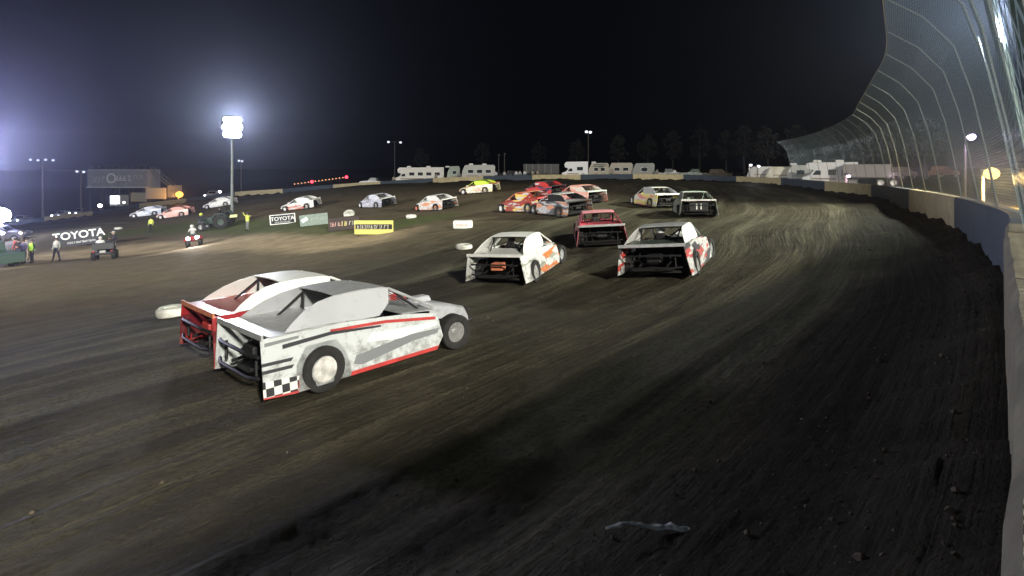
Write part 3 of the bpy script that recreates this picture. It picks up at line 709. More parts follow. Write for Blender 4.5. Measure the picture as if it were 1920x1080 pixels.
def strokes(parent,x0,x1,z,h,m,seed,y=-.034,slant=.2):
    """worn, unreadable lettering: a run of short slanted bars"""
    r=random.Random(seed); b=MB(); x=x0
    while x<x1:
        w=r.uniform(.25,.6)*h; 
        k=r.choice((0,1,2,3))
        if k in (0,2,3): b.box((x,y,z),(h*.17,.008,h),Matrix.Rotation(slant,3,'Y'))
        if k in (1,2): b.box((x+w*.5,y,z+h*.4),(w,.008,h*.18))
        if k in (1,3): b.box((x+w*.5,y,z-h*.38),(w,.008,h*.18)); b.box((x+w*.5,y,z),(w*.8,.008,h*.15))
        x+=w+h*.28
    return b.build('lettering',m,parent)
BAN=mat('black_banner',(.016,.017,.02),.5); GRY=mat('faded_banner',(.22,.27,.24),.6,noise=.2); TEAL=mat('teal_mark',(.25,.5,.5),.5)
SIG='advertising banners standing in the infield grass'
t,f=board(150,461,4.0,1.55,10,'banner','wide black banner with large white letters in the left infield','banner',BAN,group=SIG,tilt=-7)
text_mesh('lettering','TOYOTA',.95,LET,f,front(.05,1.08),wide=1.12); strokes(f,-1.0,1.35,.42,.17,LET,13)
t,f=board(531,421,2.35,.95,8,'banner','small black sign with white frame and white letters','sign',BAN,LET,SIG,tilt=-5)
text_mesh('lettering','TOYOTA',.50,LET,f,front(0,.60),wide=1.05)
strokes(f,-.7,.7,.28,.12,LET,4)
t,f=board(590,424,2.3,.95,8,'banner','faded grey green sign with pale corner mark, second of the small signs','sign',GRY,None,SIG,tilt=-6)
MB().box((-.75,-.032,.62),(.55,.01,.32),Matrix.Rotation(-.5,3,'Y')).build('emblem',mat('pale_mark',(.6,.7,.68),.5),f)
strokes(f,-.2,1.0,.62,.22,mat('pale_grey_ink',(.34,.38,.34),.6),8)
t,f=board(646,433,2.3,.95,6,'banner','dark sign with reddish and yellow lettering, third of the small signs','sign',mat('dark_brown_banner',(.05,.035,.035),.5),None,SIG,tilt=-5)
strokes(f,-1.0,-.15,.58,.30,mat('red_ink',(.6,.35,.32),.5),3); strokes(f,-.12,.1,.58,.36,mat('yellow_ink',(.6,.55,.15),.5),1); strokes(f,.2,1.0,.58,.28,mat('cream_ink',(.55,.52,.42),.5),6)
t,f=board(701,441,2.65,.95,0,'banner','yellow sign with a black lettered band, nearest of the small signs','sign',mat('yellow_banner',(.62,.56,.16),.5,noise=.1),None,SIG)
MB().box((0,-.030,.60),(2.5,.012,.34)).build('black_band',BAN,f)
strokes(f,-1.1,1.05,.60,.24,mat('cream_ink',(.55,.52,.42),.5),11,y=-.042)
# white rounded block with small red writing
p=G(868,428); t=thing('marker_block','rounded white marker block with small red writing standing on the clay','marker block',(p.x,p.y,p.z-.02),R(-2))
f=MB().box((0,0,.25),(1.15,.5,.5),bev=.09).build('body',mat('white_vinyl',(.66,.70,.66),.5,noise=.12,nscale=3),t,smooth=True)
strokes(f,-.35,.30,.24,.12,mat('red_writing',(.5,.15,.12),.5),9,y=-.258)
# twisted strip of torn bodywork in the foreground
b=MB(); pts=[]
for k in range(15):
    u=k/14; pts.append((-.33+.66*u,.03*math.sin(u*5)+.02*u,.010+.016*math.sin(u*7)**2+.014*(k%2)*(u>.5),.010+.022*u+.012*random.random(),u*1.1+.9*math.sin(u*19)))
rr=[]
for x,y,z,w,a in pts: rr.append([b.bm.verts.new((x,y+w*math.cos(a+q),z+w*.55*math.sin(a+q))) for q in (0,1.57,3.14,4.71)])
for i in range(14):
    for k in range(4): b.bm.faces.new((rr[i][k],rr[i][(k+1)%4],rr[i+1][(k+1)%4],rr[i+1][k]))
b.bm.faces.new(rr[0]); b.bm.faces.new(rr[-1][::-1])
b.tube([(.30,.0,.03),(.37,.02,.05),(.385,-.03,.04),(.34,-.05,.015),(.30,-.02,.01)],.010,6)
p=G(1232,1004); o=b.build('torn_metal_strip',mat('bent_aluminium',(.75,.75,.75),.28,.35,noise=.5,nscale=30)); o.location=p+Vector((0,0,.02)); o.rotation_euler=(0,0,R(-4)); tag(o,'crumpled strip of torn metal lying alone on the clay in the foreground','debris')
# ------------------------------------------------------------------ people
CLOTH=lambda n,c: mat('cloth_'+n,c,.85,noise=.2,nscale=6)
def person_mesh(pose, shirt, trousers, key):
    hip=.93
    J=dict(pel=(0,0,hip),sp=(0,0,1.15),ch=(0,.01,1.36),nk=(0,0,1.50),hd=(0,.02,1.60),tp=(0,.01,1.72),
        ls=(-.19,0,1.42),le=(-.25,-.02,1.15),lw=(-.25,.08,.91),lh=(-.24,.12,.82),rs=(.19,0,1.42),re=(.25,-.02,1.15),rw=(.25,.08,.91),rh=(.24,.12,.82),
        lp=(-.09,0,.88),lk=(-.11,.02,.50),la=(-.12,-.01,.09),lt=(-.13,.16,.04),rp=(.09,0,.88),rk=(.11,.02,.50),ra=(.12,-.01,.09),rt=(.13,.16,.04))
    if pose=='walk': J.update(lk=(-.10,.20,.52),la=(-.10,.26,.10),lt=(-.10,.42,.07),rk=(.10,-.02,.50),ra=(.10,-.34,.14),rt=(.10,-.22,.04),le=(-.26,-.12,1.17),lw=(-.25,-.10,.93),lh=(-.25,-.08,.85),re=(.26,.08,1.17),rw=(.24,.22,.98),rh=(.23,.28,.92))
    if pose=='fold': J.update(le=(-.25,.08,1.16),lw=(-.02,.22,1.18),lh=(.06,.22,1.20),re=(.25,.08,1.16),rw=(.03,.24,1.13),rh=(-.05,.24,1.12))
    if pose=='wide': J.update(lk=(-.19,.02,.50),la=(-.28,0,.09),lt=(-.30,.15,.04),rk=(.19,.02,.5),ra=(.28,0,.09),rt=(.30,.15,.04))
    if pose=='point': J.update(le=(-.42,.05,1.44),lw=(-.66,.10,1.50),lh=(-.76,.12,1.52),re=(.32,.10,1.5),rw=(.42,.16,1.72),rh=(.44,.18,1.80))
    if pose=='sit':
        dz=-.38
        J={k:(v[0],v[1],v[2]+dz) for k,v in J.items()}
        J.update(lp=(-.11,.04,.53),lk=(-.17,.44,.55),la=(-.18,.44,.12),lt=(-.18,.60,.08),rp=(.11,.04,.53),rk=(.17,.44,.55),ra=(.18,.44,.12),rt=(.18,.60,.08),
                 le=(-.27,.18,.86),lw=(-.26,.42,.86),lh=(-.26,.50,.85),re=(.27,.18,.86),rw=(.26,.42,.86),rh=(.26,.50,.85))
    rad=dict(pel=.135,sp=.125,ch=.155,nk=.055,hd=.088,tp=.070,ls=.068,le=.050,lw=.034,lh=.036,rs=.068,re=.050,rw=.034,rh=.036,lp=.095,lk=.068,la=.045,lt=.038,rp=.095,rk=.068,ra=.045,rt=.038)
    E=[('pel','sp'),('sp','ch'),('ch','nk'),('nk','hd'),('hd','tp'),('ch','ls'),('ls','le'),('le','lw'),('lw','lh'),('ch','rs'),('rs','re'),('re','rw'),('rw','rh'),('pel','lp'),('lp','lk'),('lk','la'),('la','lt'),('pel','rp'),('rp','rk'),('rk','ra'),('ra','rt')]
    ks=list(J); me=bpy.data.meshes.new('p'); me.from_pydata([J[k] for k in ks],[(ks.index(a),ks.index(b_)) for a,b_ in E],[])
    o=bpy.data.objects.new('p',me); COL.objects.link(o)
    md=o.modifiers.new('s','SKIN'); 
    for i,k in enumerate(ks):
        me.skin_vertices[0].data[i].radius=(rad[k],rad[k]*(.8 if k in('ch','sp','pel') else 1)); me.skin_vertices[0].data[i].use_root=(k=='pel')
    o.modifiers.new('u','SUBSURF').levels=1
    bpy.context.view_layer.update(); out=bpy.data.meshes.new_from_object(o.evaluated_get(bpy.context.evaluated_depsgraph_get())); bpy.data.objects.remove(o)
    out.name='person'; out.materials.clear()
    for m in (shirt,trousers,SKIN,BLACK): out.materials.append(m)
    hz=J['pel'][2]+.02; hands=[Vector(J['lh']),Vector(J['rh'])]; legs=[Vector(J[k]) for k in('lk','rk','la','ra','lp','rp')]; top=[Vector(J[k]) for k in ('ch','sp','le','re','lw','rw','ls','rs')]
    for p in out.polygons:
        c=p.center; p.use_smooth=True
        if c.z>J['nk'][2]+.02 and c.z>J['ch'][2]+.1 and Vector((c.x,c.y,0)).length<.16: i=2
        elif min((c-h).length for h in hands)<.075: i=2
        elif min((c-l).length for l in legs)<min((c-l).length for l in top): i=3 if c.z<.13 else 1
        else: i=0
        p.material_index=i
    return out,J
PM={}
def person(pos,label,pose='stand',shirt=None,trousers=None,face=180,head=None,headc=None,vest=None,group=None,h=1.76,z=None,rot=None):
    shirt=shirt or CLOTH('grey',(.2,.2,.21)); trousers=trousers or CLOTH('navy',(.03,.035,.06))
    k=(pose,shirt.name,trousers.name)
    if k not in PM: PM[k]=person_mesh(pose,shirt,trousers,k)
    me,J=PM[k]
    o=bpy.data.objects.new('person',me); COL.objects.link(o); o.location=(pos[0],pos[1],pos[2] if z is None else z); o.rotation_euler=(0,0,R(face)); o.scale=(h/1.76,)*3
    tag(o,label,'person',group)
    hd=Vector(J['hd'])
    if head=='helmet': MB().sphere(hd+Vector((0,0,.05)),.145,(1,1.1,1.05)).build('helmet',headc or WHITE,o,smooth=True)
    elif head=='cap':
        b=MB().sphere(hd+Vector((0,-.01,.07)),.105,(1,1.1,.8)); b.box(hd+Vector((0,.13,.05)),(.14,.12,.015)); b.build('cap',headc or WHITE,o,smooth=True)
    else: MB().sphere(hd+Vector((0,-.022,.055)),.102,(1,1.05,1)).build('hair',mat('brown_hair',(.05,.035,.025),.8),o,smooth=True)
    if vest:
        ch=Vector(J['ch']); sp=Vector(J['sp']); b=MB(); rings=[]
        for q,(r1,r2) in zip((-.22,-.05,.12,.26,.33),((.185,.15),(.18,.15),(.20,.165),(.21,.16),(.13,.12))):
            c=sp+Vector((0,0,q)); rings.append([b.bm.verts.new((c.x+r1*math.cos(a*math.pi/8),c.y+r2*math.sin(a*math.pi/8),c.z)) for a in range(16)])
        for r0,r1 in zip(rings[:-1],rings[1:]):
            for a in range(16): b.bm.faces.new((r0[a],r0[(a+1)%16],r1[(a+1)%16],r1[a]))
        b.build('vest',vest,o,smooth=True)
    return o
HIV=mat('hi_vis_vest',(.45,.80,.08),.6); HIV2=mat('hi_vis_pale',(.65,.72,.12),.6)
navy=CLOTH('navy',(.03,.035,.06)); blk=CLOTH('black',(.015,.015,.018)); gry=CLOTH('grey',(.2,.2,.21)); tanc=CLOTH('tan',(.36,.32,.24)); purp=CLOTH('purple',(.10,.09,.19)); khk=CLOTH('khaki',(.30,.26,.2)); whc=CLOTH('white',(.6,.6,.6)); redc=CLOTH('red',(.4,.05,.04)); pale=CLOTH('pale',(.42,.42,.40))
GL='crew standing at the left edge of the infield'
person(G(28,488),'person in a dark red top, first from the left of the crew group','stand',redc,blk,150,group=GL)
person(G(35,492),'person in black with arms folded in the crew group','fold',blk,navy,200,'cap' and None,group=GL)
person(G(44,495),'person in a purple blue jacket in the middle of the crew group','stand',purp,navy,170,group=GL)
person(G(50,489),'person in tan trousers behind the green vest','stand',gry,khk,190,group=GL)
person(G(60,494),'person in a bright green vest and dark trousers at the end of the crew group','stand',blk,blk,160,vest=HIV,group=GL)
person(G(106,490),'lone person in a grey top standing with legs apart on the tan dirt','wide',pale,navy,175)
person(G(283,437),'person in a yellow green shirt standing on the grass alone','stand',HIV2,blk,180)
person(G(464,433),'flag marshal in a yellow vest raising an arm beside the grass','point',HIV2,gry,150,vest=HIV2)
pf=G(464,433); fl=thing('signal_flag','pale yellow flag held out by the marshal','flag',(pf.x-.62,pf.y-.15,pf.z+1.45))
MB().tube([(-.1,0,.02),(-.28,0,.0)],.012,6).build('stick',BLACK,fl)
MB().prism([(-.28,.16),(-.95,.10),(-1.02,-.16),(-.30,-.10)],lambda a,b_,w:(a,.05*math.sin(a*9)+w,b_),.012).build('cloth',mat('flag_cloth',(.75,.76,.35),.7),fl)

for i_,(c_,l_) in enumerate(DRIVERS):
    o=person((0,0,0),l_,'sit',blk,blk,0,'helmet',WHITE if i_%2 else BLACK,group='drivers seated in the race cars'); bpy.context.view_layer.update()
    o.matrix_world=c_.matrix_world@Matrix.Translation((-.56,.12,.04))@Matrix.Rotation(R(-90),4,'Z')@Matrix.Scale(.92,4)

# ------------------------------------------------------------------ quad bike, utility cart, tractor
def knobby(parent,loc,r,w,name='wheel',rimm=None):
    e=bpy.data.objects.new(name,None); COL.objects.link(e); e.parent=parent; e.location=loc
    b=MB().lathe([(r*.5,-w*.5),(r*.85,-w*.52),(r,-w*.36),(r,w*.36),(r*.85,w*.52),(r*.5,w*.5),(r*.48,0),(r*.5,-w*.5)],n=22)
    for k in range(18):
        a=k*2*math.pi/18
        for s in (-1,1): b.box((r*math.cos(a+s*.06),s*w*.22,r*math.sin(a+s*.06)),(r*.12,w*.38,r*.10),Matrix.Rotation(-a,3,'Y'))
    b.build('tyre',RUB,e,smooth=True)
    MB().lathe([(r*.5,-w*.3),(.001,-w*.2)],n=16).lathe([(r*.5,w*.3),(.001,w*.2)],n=16).build('rim',rimm or DSTEEL,e)
    return e
def quad(px,py,head,label):
    p=G(px,py); t=thing('quad_bike',label,'quad bike'); t.matrix_world=ground_frame(p.x,p.y,R(90+head),.6,.4)
    for x in (-.62,.62):
        for s in (-1,1): knobby(t,(x,s*.46,.30),.30,.24)
    rd=mat('quad_red',(.42,.03,.03),.4,noise=.15)
    b=MB(); b.box((0,0,.55),(1.15,.30,.30),bev=.06); b.box((.55,0,.78),(.45,.40,.16),bev=.05)
    b.build('body',rd,t,smooth=True)
    for x in (-.62,.62):
        for s in (-1,1): MB().prism([(x-.42,.60),(x-.30,.70),(x+.22,.72),(x+.42,.58),(x+.36,.56),(x+.2,.66),(x-.28,.64),(x-.36,.57)],lambda a,b_,w,s=s:(a,s*(.28+w),b_),.36).build('fender',rd,t)
    MB().box((-.18,0,.80),(.7,.28,.12),bev=.05).build('seat',BLACK,t,smooth=True)
    MB().tube([(.42,-.42,1.02),(.50,-.15,.98),(.50,.15,.98),(.42,.42,1.02)],.017,8).tube([(.5,0,.98),(.62,0,.72)],.022,8).build('handlebar',BLACK,t,smooth=True)
    b=MB(); 
    for y in(-.3,-.1,.1,.3): b.tube([(.45,y,.92),(.95,y,.90)],.012,5)
    b.tube([(.95,-.32,.90),(.95,.32,.90)],.014,5); b.tube([(.85,-.3,.35),(.98,-.25,.5),(.98,.25,.5),(.85,.3,.35)],.02,6); b.build('rack',BLACK,t)
    for s in (-1,1):
        hl=MB().lathe([(.03,.66),(.15,.78),(.15,.80)],(0,s*.33,.70),'X',12).build('headlight',BLACK,t)
        MB().lathe([(.001,.835),(.10,.825),(.15,.80)],(0,s*.33,.70),'X',12).build('lens',glow('headlight_lens',(1,.93,.86),45),hl)
        light('quad_headlight',(.9,s*.33,.70),500,(1,.93,.85),.08,spot=120,aim=(3.5,s*.33,.45),parent=t)
    return t,p
hd_=-152
q,qp=quad(365,461,hd_,'red quad bike with two bright headlights facing the camera on the tan dirt')
rid=person((0,0,0),'rider in a pale top and helmet sitting on the quad bike','sit',whc,gry,0,'helmet',WHITE); rid.matrix_world=q.matrix_world@Matrix.Translation((-.25,0,.40))@Matrix.Rotation(R(-90),4,'Z')
# utility cart seen from behind
p=G(197,486); t=thing('utility_cart','dark utility cart seen from behind on the tan dirt','cart'); t.matrix_world=ground_frame(p.x,p.y,R(122),.9,.5); cart=t
for x in (-.85,.85):
    for s in (-1,1): knobby(t,(x,s*.58,.31),.31,.24)
dk=mat('cart_dark',(.02,.022,.025),.5)
b=MB(); b.box((-.75,0,.80),(1.0,1.25,.08)); 
for s in (-1,1): b.box((-.75,s*.61,1.0),(1.0,.04,.36)); b.box((-.75+s*.49,0,1.0),(.04,1.20,.36))
b.build('cargo_bed',dk,t)
MB().box((.15,0,.45),(2.3,1.0,.22),bev=.05).build('chassis',dk,t); MB().box((1.05,0,.75),(.5,1.1,.45),bev=.1).build('hood',dk,t); 
b=MB().box((.05,0,.72),(.5,1.1,.16),bev=.04).box((-.18,0,1.0),(.1,1.1,.45),bev=.04); b.build('seat',BLACK,t)
b=MB()
for s in (-1,1): b.tube([(-.25,s*.6,.6),(-.25,s*.58,1.15)],.025,6)
b.build('roll_bar',BLACK,t); 
MB().box((-1.26,0,.60),(.02,.35,.16)).build('number_plate',pale,t)
for s in (-1,1): MB().box((-1.27,s*.52,.62),(.03,.14,.10),bev=.01).build('tail_light',mat('tail_lens',(.3,.02,.02),.3),t)
o=person((0,0,0),'person in a white top seated in the dark utility cart','sit',whc,navy,0,'cap',WHITE); o.matrix_world=cart.matrix_world@Matrix.Translation((.0,.28,.32))@Matrix.Rotation(R(-90),4,'Z')
o=person((0,0,0),'person in dark clothes seated on the cart beside the one in white','sit',blk,navy,0); o.matrix_world=cart.matrix_world@Matrix.Translation((.0,-.28,.32))@Matrix.Rotation(R(-90),4,'Z')
person(G(180,488),'person in dark trousers and white shoes standing left of the cart','stand',gry,blk,150,h=1.2)
person(G(213,478),'person in a dark coat and pale trousers standing behind the cart','stand',blk,pale,170,'cap',pale,h=1.95)
# tractor below the white car
p=G(405,429); t=thing('tractor','dark tractor with large rear tyres parked at the foot of the floodlight pole','tractor'); t.matrix_world=ground_frame(p.x,p.y,R(186),1.1,.8); tr=t
for s in (-1,1): knobby(t,(-1.0,s*.80,.75),.75,.45,rimm=DKG); knobby(t,(1.15,s*.70,.48),.48,.30,rimm=pale)
MB().box((.85,0,1.0),(1.5,.62,.62),bev=.08).box((-.2,0,.78),(2.2,.5,.4),bev=.05).build('hood',DKG,t,smooth=True)
for s in (-1,1): MB().prism([(-1.7,1.2),(-1.45,1.62),(-.6,1.66),(-.2,1.2),(-.28,1.2),(-.65,1.58),(-1.4,1.55),(-1.62,1.2)],lambda a,b_,w,s=s:(a,s*(.6+w),b_),.42).build('fender',DKG,t)
MB().box((-.75,0,1.25),(.5,.5,.12),bev=.04).box((-1.0,0,1.5),(.1,.48,.45),bev=.04).build('seat',BLACK,t)
MB().tube([(-1.2,-.55,1.2),(-1.2,-.55,2.1),(-1.2,.55,2.1),(-1.2,.55,1.2)],.04,8).build('roll_bar',BLACK,t,smooth=True)
MB().tube([(1.1,.2,1.3),(1.1,.2,1.9)],.035,8).build('exhaust_pipe',BLACK,t)
MB().box((1.63,0,.98),(.04,.5,.45),bev=.01).build('grille',BLACK,t)
o=person((0,0,0),'tractor driver in dark clothes on the tractor seat','sit',blk,blk,0,'cap',DKG); o.matrix_world=tr.matrix_world@Matrix.Translation((-.75,0,.83))@Matrix.Rotation(R(-90),4,'Z')
person(G(377,434),'person in dark clothes with a yellow green helmet in front of the tractor','stand',blk,navy,180,'helmet',HIV2,h=1.95)

# ------------------------------------------------------------------ parked vehicles
def wheel_small(parent,loc,r=.38,w=.26):
    e=bpy.data.objects.new('wheel',None); COL.objects.link(e); e.parent=parent; e.location=loc
    MB().lathe([(r*.6,-w/2),(r*.95,-w/2),(r,-w*.35),(r,w*.35),(r*.95,w/2),(r*.6,w/2)],n=18).build('tyre',RUB,e,smooth=True)
    MB().lathe([(r*.6,-w*.42),(.001,-w*.3)],n=14).lathe([(r*.6,w*.42),(.001,w*.3)],n=14).build('rim',SILV,e)
def outline_body(b, prof, w, inset_top=.1, z0=0):
    """side outline (x,z) -> body that narrows a little towards its top"""
    zs=[p[1] for p in prof]; lo,hi=min(zs),max(zs)
    f=lambda a,z,k: (a,(1 if k else -1)*(w/2-inset_top*max(0,(z-lo)/(hi-lo)-.5)*2),z)
    n=len(prof); A=[b.bm.verts.new(f(a,z,0)) for a,z in prof]; B=[b.bm.verts.new(f(a,z,1)) for a,z in prof]
    fa=b.bm.faces.new(A); fb=b.bm.faces.new(B[::-1])
    for i in range(n): b.bm.faces.new((A[i],B[i],B[(i+1)%n],A[(i+1)%n]))
    bmesh.ops.triangulate(b.bm,faces=[fa,fb]); return b
def pickup(loc,head,label,col,lights=0,group='pickup trucks parked around the pits',beacon=None):
    t=thing('pickup_truck',label,'pickup truck',loc,R(90+head),group)
    outline_body(MB(),[(-2.7,.45),(-2.7,1.08),(-1.05,1.1),(-.95,1.15),(-.8,1.78),(.35,1.80),(1.0,1.18),(2.5,1.05),(2.7,.85),(2.72,.45)],1.95,.16).build('body',col,t)
    for s in (-1,1):
        MB().prism([(-.72,1.2),(-.62,1.66),(.28,1.68),(.82,1.2)],lambda a,b_,w,s=s:(a,s*(.925+w-(b_-1.15)*.22),b_),.02).build('side_window',GLASS,t)
        wheel_small(t,(-1.75,s*.86,.38)); wheel_small(t,(1.75,s*.86,.38))
        hl=MB().box((2.72,s*.72,.88),(.05,.34,.2),bev=.02).build('headlight',glow('truck_light',(.93,.95,1.0),lights) if lights else mat('dull_lamp',(.5,.5,.5),.2),t)
    MB().prism([(-.80,1.25),(.80,1.25),(.68,1.72),(-.68,1.72)],lambda a,b_,w:(.40+(1.80-b_)*1.02+w,a,b_),.02).build('windshield',GLASS,t)
    if beacon:
        MB().box((-.1,0,1.88),(.3,1.1,.14),bev=.03).build('light_bar',glow('beacon_'+label[:6],beacon,30),t)
    return t
def behind_wall(px, off, dz=0):
    """a point the given distance outside the wall, in the image column px"""
    k=(px-CX)/F; ds=np.linspace(15,190,500); w,_=wall_dist(k*ds,ds); m=w<-off
    best=float(ds[int(np.argmax(m))]) if m.any() else None
    d=best or 150.; x=k*d; return Vector((x,d,gz(x,d)+dz))
def face_cam(p): return math.degrees(math.atan2(-p.x,p.y))
def camper(px,off,L,H,label,yaw=0,nwin=4,roofw=True,col=None,cab=False,awning=False,base=0,ac=2,lit=False,group='campers and motorhomes parked behind the far wall',door=True):
    """travel trailer or motorhome; long side towards the track"""
    p=behind_wall(px,off); v=face_cam(p)
    nm='motorhome' if cab else 'camper_trailer'
    t=thing(nm,label,'motorhome' if cab else 'camper',(p.x,p.y,p.z+base),R(v+yaw),group)
    col=col or mat('camper_white',(.66,.65,.60),.5,noise=.08,nscale=1)
    if cab:
        pr=[(-L/2+.1,.75),(-L/2,1.2),(-L/2+.9,1.45),(-L/2+1.35,2.1),(-L/2+.55,2.25),(-L/2+.45,2.85),(-L/2+.8,H-.05),(L/2,H),(L/2,.55),(-L/2+.3,.55)]
    else:
        pr=[(-L/2,.8),(-L/2+.15,H*.62),(-L/2+.7,H-.03),(L/2-.25,H),(L/2,H-.3),(L/2,.65),(-L/2+.5,.6)]
    b=MB(); n=len(pr)
    A=[b.bm.verts.new((a,-1.2,z)) for a,z in pr]; B=[b.bm.verts.new((a,1.2,z)) for a,z in pr]; fa=b.bm.faces.new(A); fb=b.bm.faces.new(B[::-1])
    for i in range(n): b.bm.faces.new((A[i],B[i],B[(i+1)%n],A[(i+1)%n]))
    bmesh.ops.bevel(b.bm,geom=[e for e in fa.edges]+[e for e in fb.edges],offset=.08,segments=2,affect='EDGES'); bmesh.ops.triangulate(b.bm,faces=[f for f in b.bm.faces if len(f.verts)>4])
    b.build('body',col,t)
    x0=-L/2+(2.4 if cab else .9); span=L/2-.5-x0
    for k in range(nwin):
        x=x0+span*(k+.5)/nwin; w=min(1.1,span/nwin*.6)
        fr=MB().box((x,-1.215,H*.60),(w+.1,.05,.75),bev=.02).build('window',WHITE,t); MB().box((x,-1.24,H*.60),(w,.03,.62),bev=.01).build('pane',glow('lit_pane',(1,.85,.55),1.2) if lit and k==1 else GLASS,fr)
    if door:
        dr=MB().box((x0+span*.52,-1.22,1.45),(.62,.04,1.75),bev=.02).build('door',col,t); MB().box((x0+span*.52+.22,-1.25,1.4),(.06,.03,.12)).build('handle',BLACK,dr)
    MB().box((.2,-1.205,1.05),(L-1.6,.03,.18)).build('stripe',mat('camper_stripe',(.28,.22,.17),.5),t)
    for k in range(ac): MB().box((-L*.22+k*L*.4,0,H+.14),(.95,.8,.30),bev=.07,taper=.8).build('roof_unit',WHITE,t)
    for x in ((L*.28,-L/2+1.3) if cab else (L*.10,L*.10+.85)):
        for s in (-1,1): wheel_small(t,(x,s*1.02,.42),.42,.26)
    if cab:
        MB().prism([(-1.0,1.5),(1.0,1.5),(.95,2.06),(-.95,2.06)],lambda a,z,w:(-L/2+.93+(z-1.45)*.66-w-.01,a,z),.02).build('windshield',GLASS,t)
        MB().prism([(-L/2+1.1,1.5),(-L/2+1.45,2.02),(-L/2+1.95,2.02),(-L/2+1.95,1.5)],lambda a,z,w:(a,-1.205-w,z),.02).build('side_window',GLASS,t)
        for s in (-1,1): MB().box((-L/2-.02,s*.8,1.0),(.06,.3,.2),bev=.02).build('headlight',mat('dull_lamp',(.5,.5,.5),.2),t)
    if awning:
        MB().box((.3,-2.2,H-.35),(L*.5,2.0,.05),Matrix.Rotation(R(9),3,'X')).build('awning',WHITE,t)
    return t
camper(787,3.5,9.6,3.3,'long cream motorhome with four dark windows, first of the row from the left',nwin=4,cab=True,ac=3)
camper(850,6,2.6,3.2,'narrow pale green trailer between the two long campers',nwin=1,ac=0,door=False,col=mat('pale_green_box',(.32,.38,.33),.5))
camper(897,3.5,6.6,3.2,'grey white camper right of the narrow green trailer',nwin=3,col=mat('camper_grey',(.42,.43,.40),.5))
camper(1078,3.2,4.9,3.35,'white motorhome with overhanging cab above the middle yellow wall section',nwin=1,cab=True,ac=0,col=mat('bright_camper',(.74,.74,.76),.45))
camper(1122,4,3.9,3.0,'small tan camper with white awning roof',nwin=2,ac=1,awning=True,col=mat('camper_tan',(.36,.33,.26),.5))
camper(1163,4.5,4.6,3.0,'brownish camper with two large windows',nwin=2,ac=0,col=mat('camper_brown',(.33,.30,.25),.5),lit=False)
camper(1206,4.5,4.0,2.9,'dim grey camper at the end of the right hand row',nwin=1,ac=0,col=mat('camper_dim',(.22,.23,.22),.5))
camper(1555,5,5.6,3.0,'bright white motorhome behind the fence beside the semi trailer',nwin=2,cab=True,ac=2,col=mat('bright_camper',(.74,.74,.76),.45),group='vehicles parked outside the catch fence',base=-.2,yaw=0)
camper(1425,7,3.6,2.3,'low pale trailer at the left end of the row behind the fence',nwin=0,ac=0,door=False,col=mat('trailer_pale',(.5,.5,.46),.5),group='vehicles parked outside the catch fence')
camper(1462,7,3.6,2.3,'low cream trailer next to the pale one behind the fence',nwin=0,ac=0,door=False,col=mat('trailer_cream',(.5,.48,.40),.5),group='vehicles parked outside the catch fence')
camper(1498,7,3.0,2.5,'small camper with a rounded roof behind the fence',nwin=1,ac=1,door=False,col=mat('camper_small',(.5,.5,.46),.5),group='vehicles parked outside the catch fence')
def semi(px,off,L,H,label,col,group):
    p=behind_wall(px,off); t=thing('box_trailer',label,'trailer',p,R(face_cam(p)),group)
    MB().box((0,0,H/2+.5),(L,2.5,H-1.0),bev=.05).build('box',col,t); MB().box((0,0,.9),(L*.95,.9,.2)).build('chassis',BLACK,t)
    b=MB()
    for k in range(int(L/1.2)): b.box((-L/2+.6+k*1.2,-1.262,H/2+.5),(.05,.02,H-1.1))
    b.build('side_rib',mat('trailer_rib',(.3,.28,.26),.5),t)
    for x in (L*.3,L*.3+1.1):
        for s in (-1,1): wheel_small(t,(x,s*1.0,.48),.48,.3)
    return t
semi(1624,7,4.3,2.45,'pale box trailer right of the bright white motorhome',mat('trailer_white',(.24,.22,.22),.5),'vehicles parked outside the catch fence')
semi(1015,5,7.0,3.0,'long black trailer between the crowd and the white motorhome',mat('trailer_black',(.016,.018,.02),.5),'campers and motorhomes parked behind the far wall')
PK=[(960,7,-80,'black_truck',(.012,.012,.015),'black pickup parked among the spectators behind the far wall',0),
    (1255,7,-100,'grey_truck',(.10,.11,.11),'dark grey pickup right of the dim camper',0),
    (1300,8,80,'green_truck',(.05,.07,.06),'dark green pickup behind the far wall, right of the grey one',0),
    (1345,8,-60,'brown_truck',(.12,.10,.08),'brown pickup behind the far wall near the fence end',0),
    (700,6,90,'silver_truck',(.35,.38,.36),'silver green pickup left of the long cream motorhome',0),
    (1690,26,-60,'dull_truck',(.2,.16,.13),'dusty brown pickup outside the fence beyond the box trailer',0),
    (1765,34,-70,'maroon_truck',(.3,.14,.10),'rust red pickup outside the fence near the orange lamp',0),
    (400,8,-172,'white_truck',(.5,.5,.55),'white pickup with headlights on left of the tall floodlight pole',16),
    (118,9,-170,'pit_truck',(.4,.4,.42),'pickup with blazing headlights behind the left wall',30),
    (40,9,-165,'pit_truck_grey',(.2,.2,.25),'grey pickup with headlights on at the far left behind the wall',30),
    (152,10,-175,'pit_truck_dark',(.08,.08,.1),'dark pickup with headlights on beneath the thin light pole',26)]
for px,off,hd,mn,c,lab,li in PK:
    p=behind_wall(px,off); pickup(p,hd,lab,mat(mn,c,.35,.2),li)
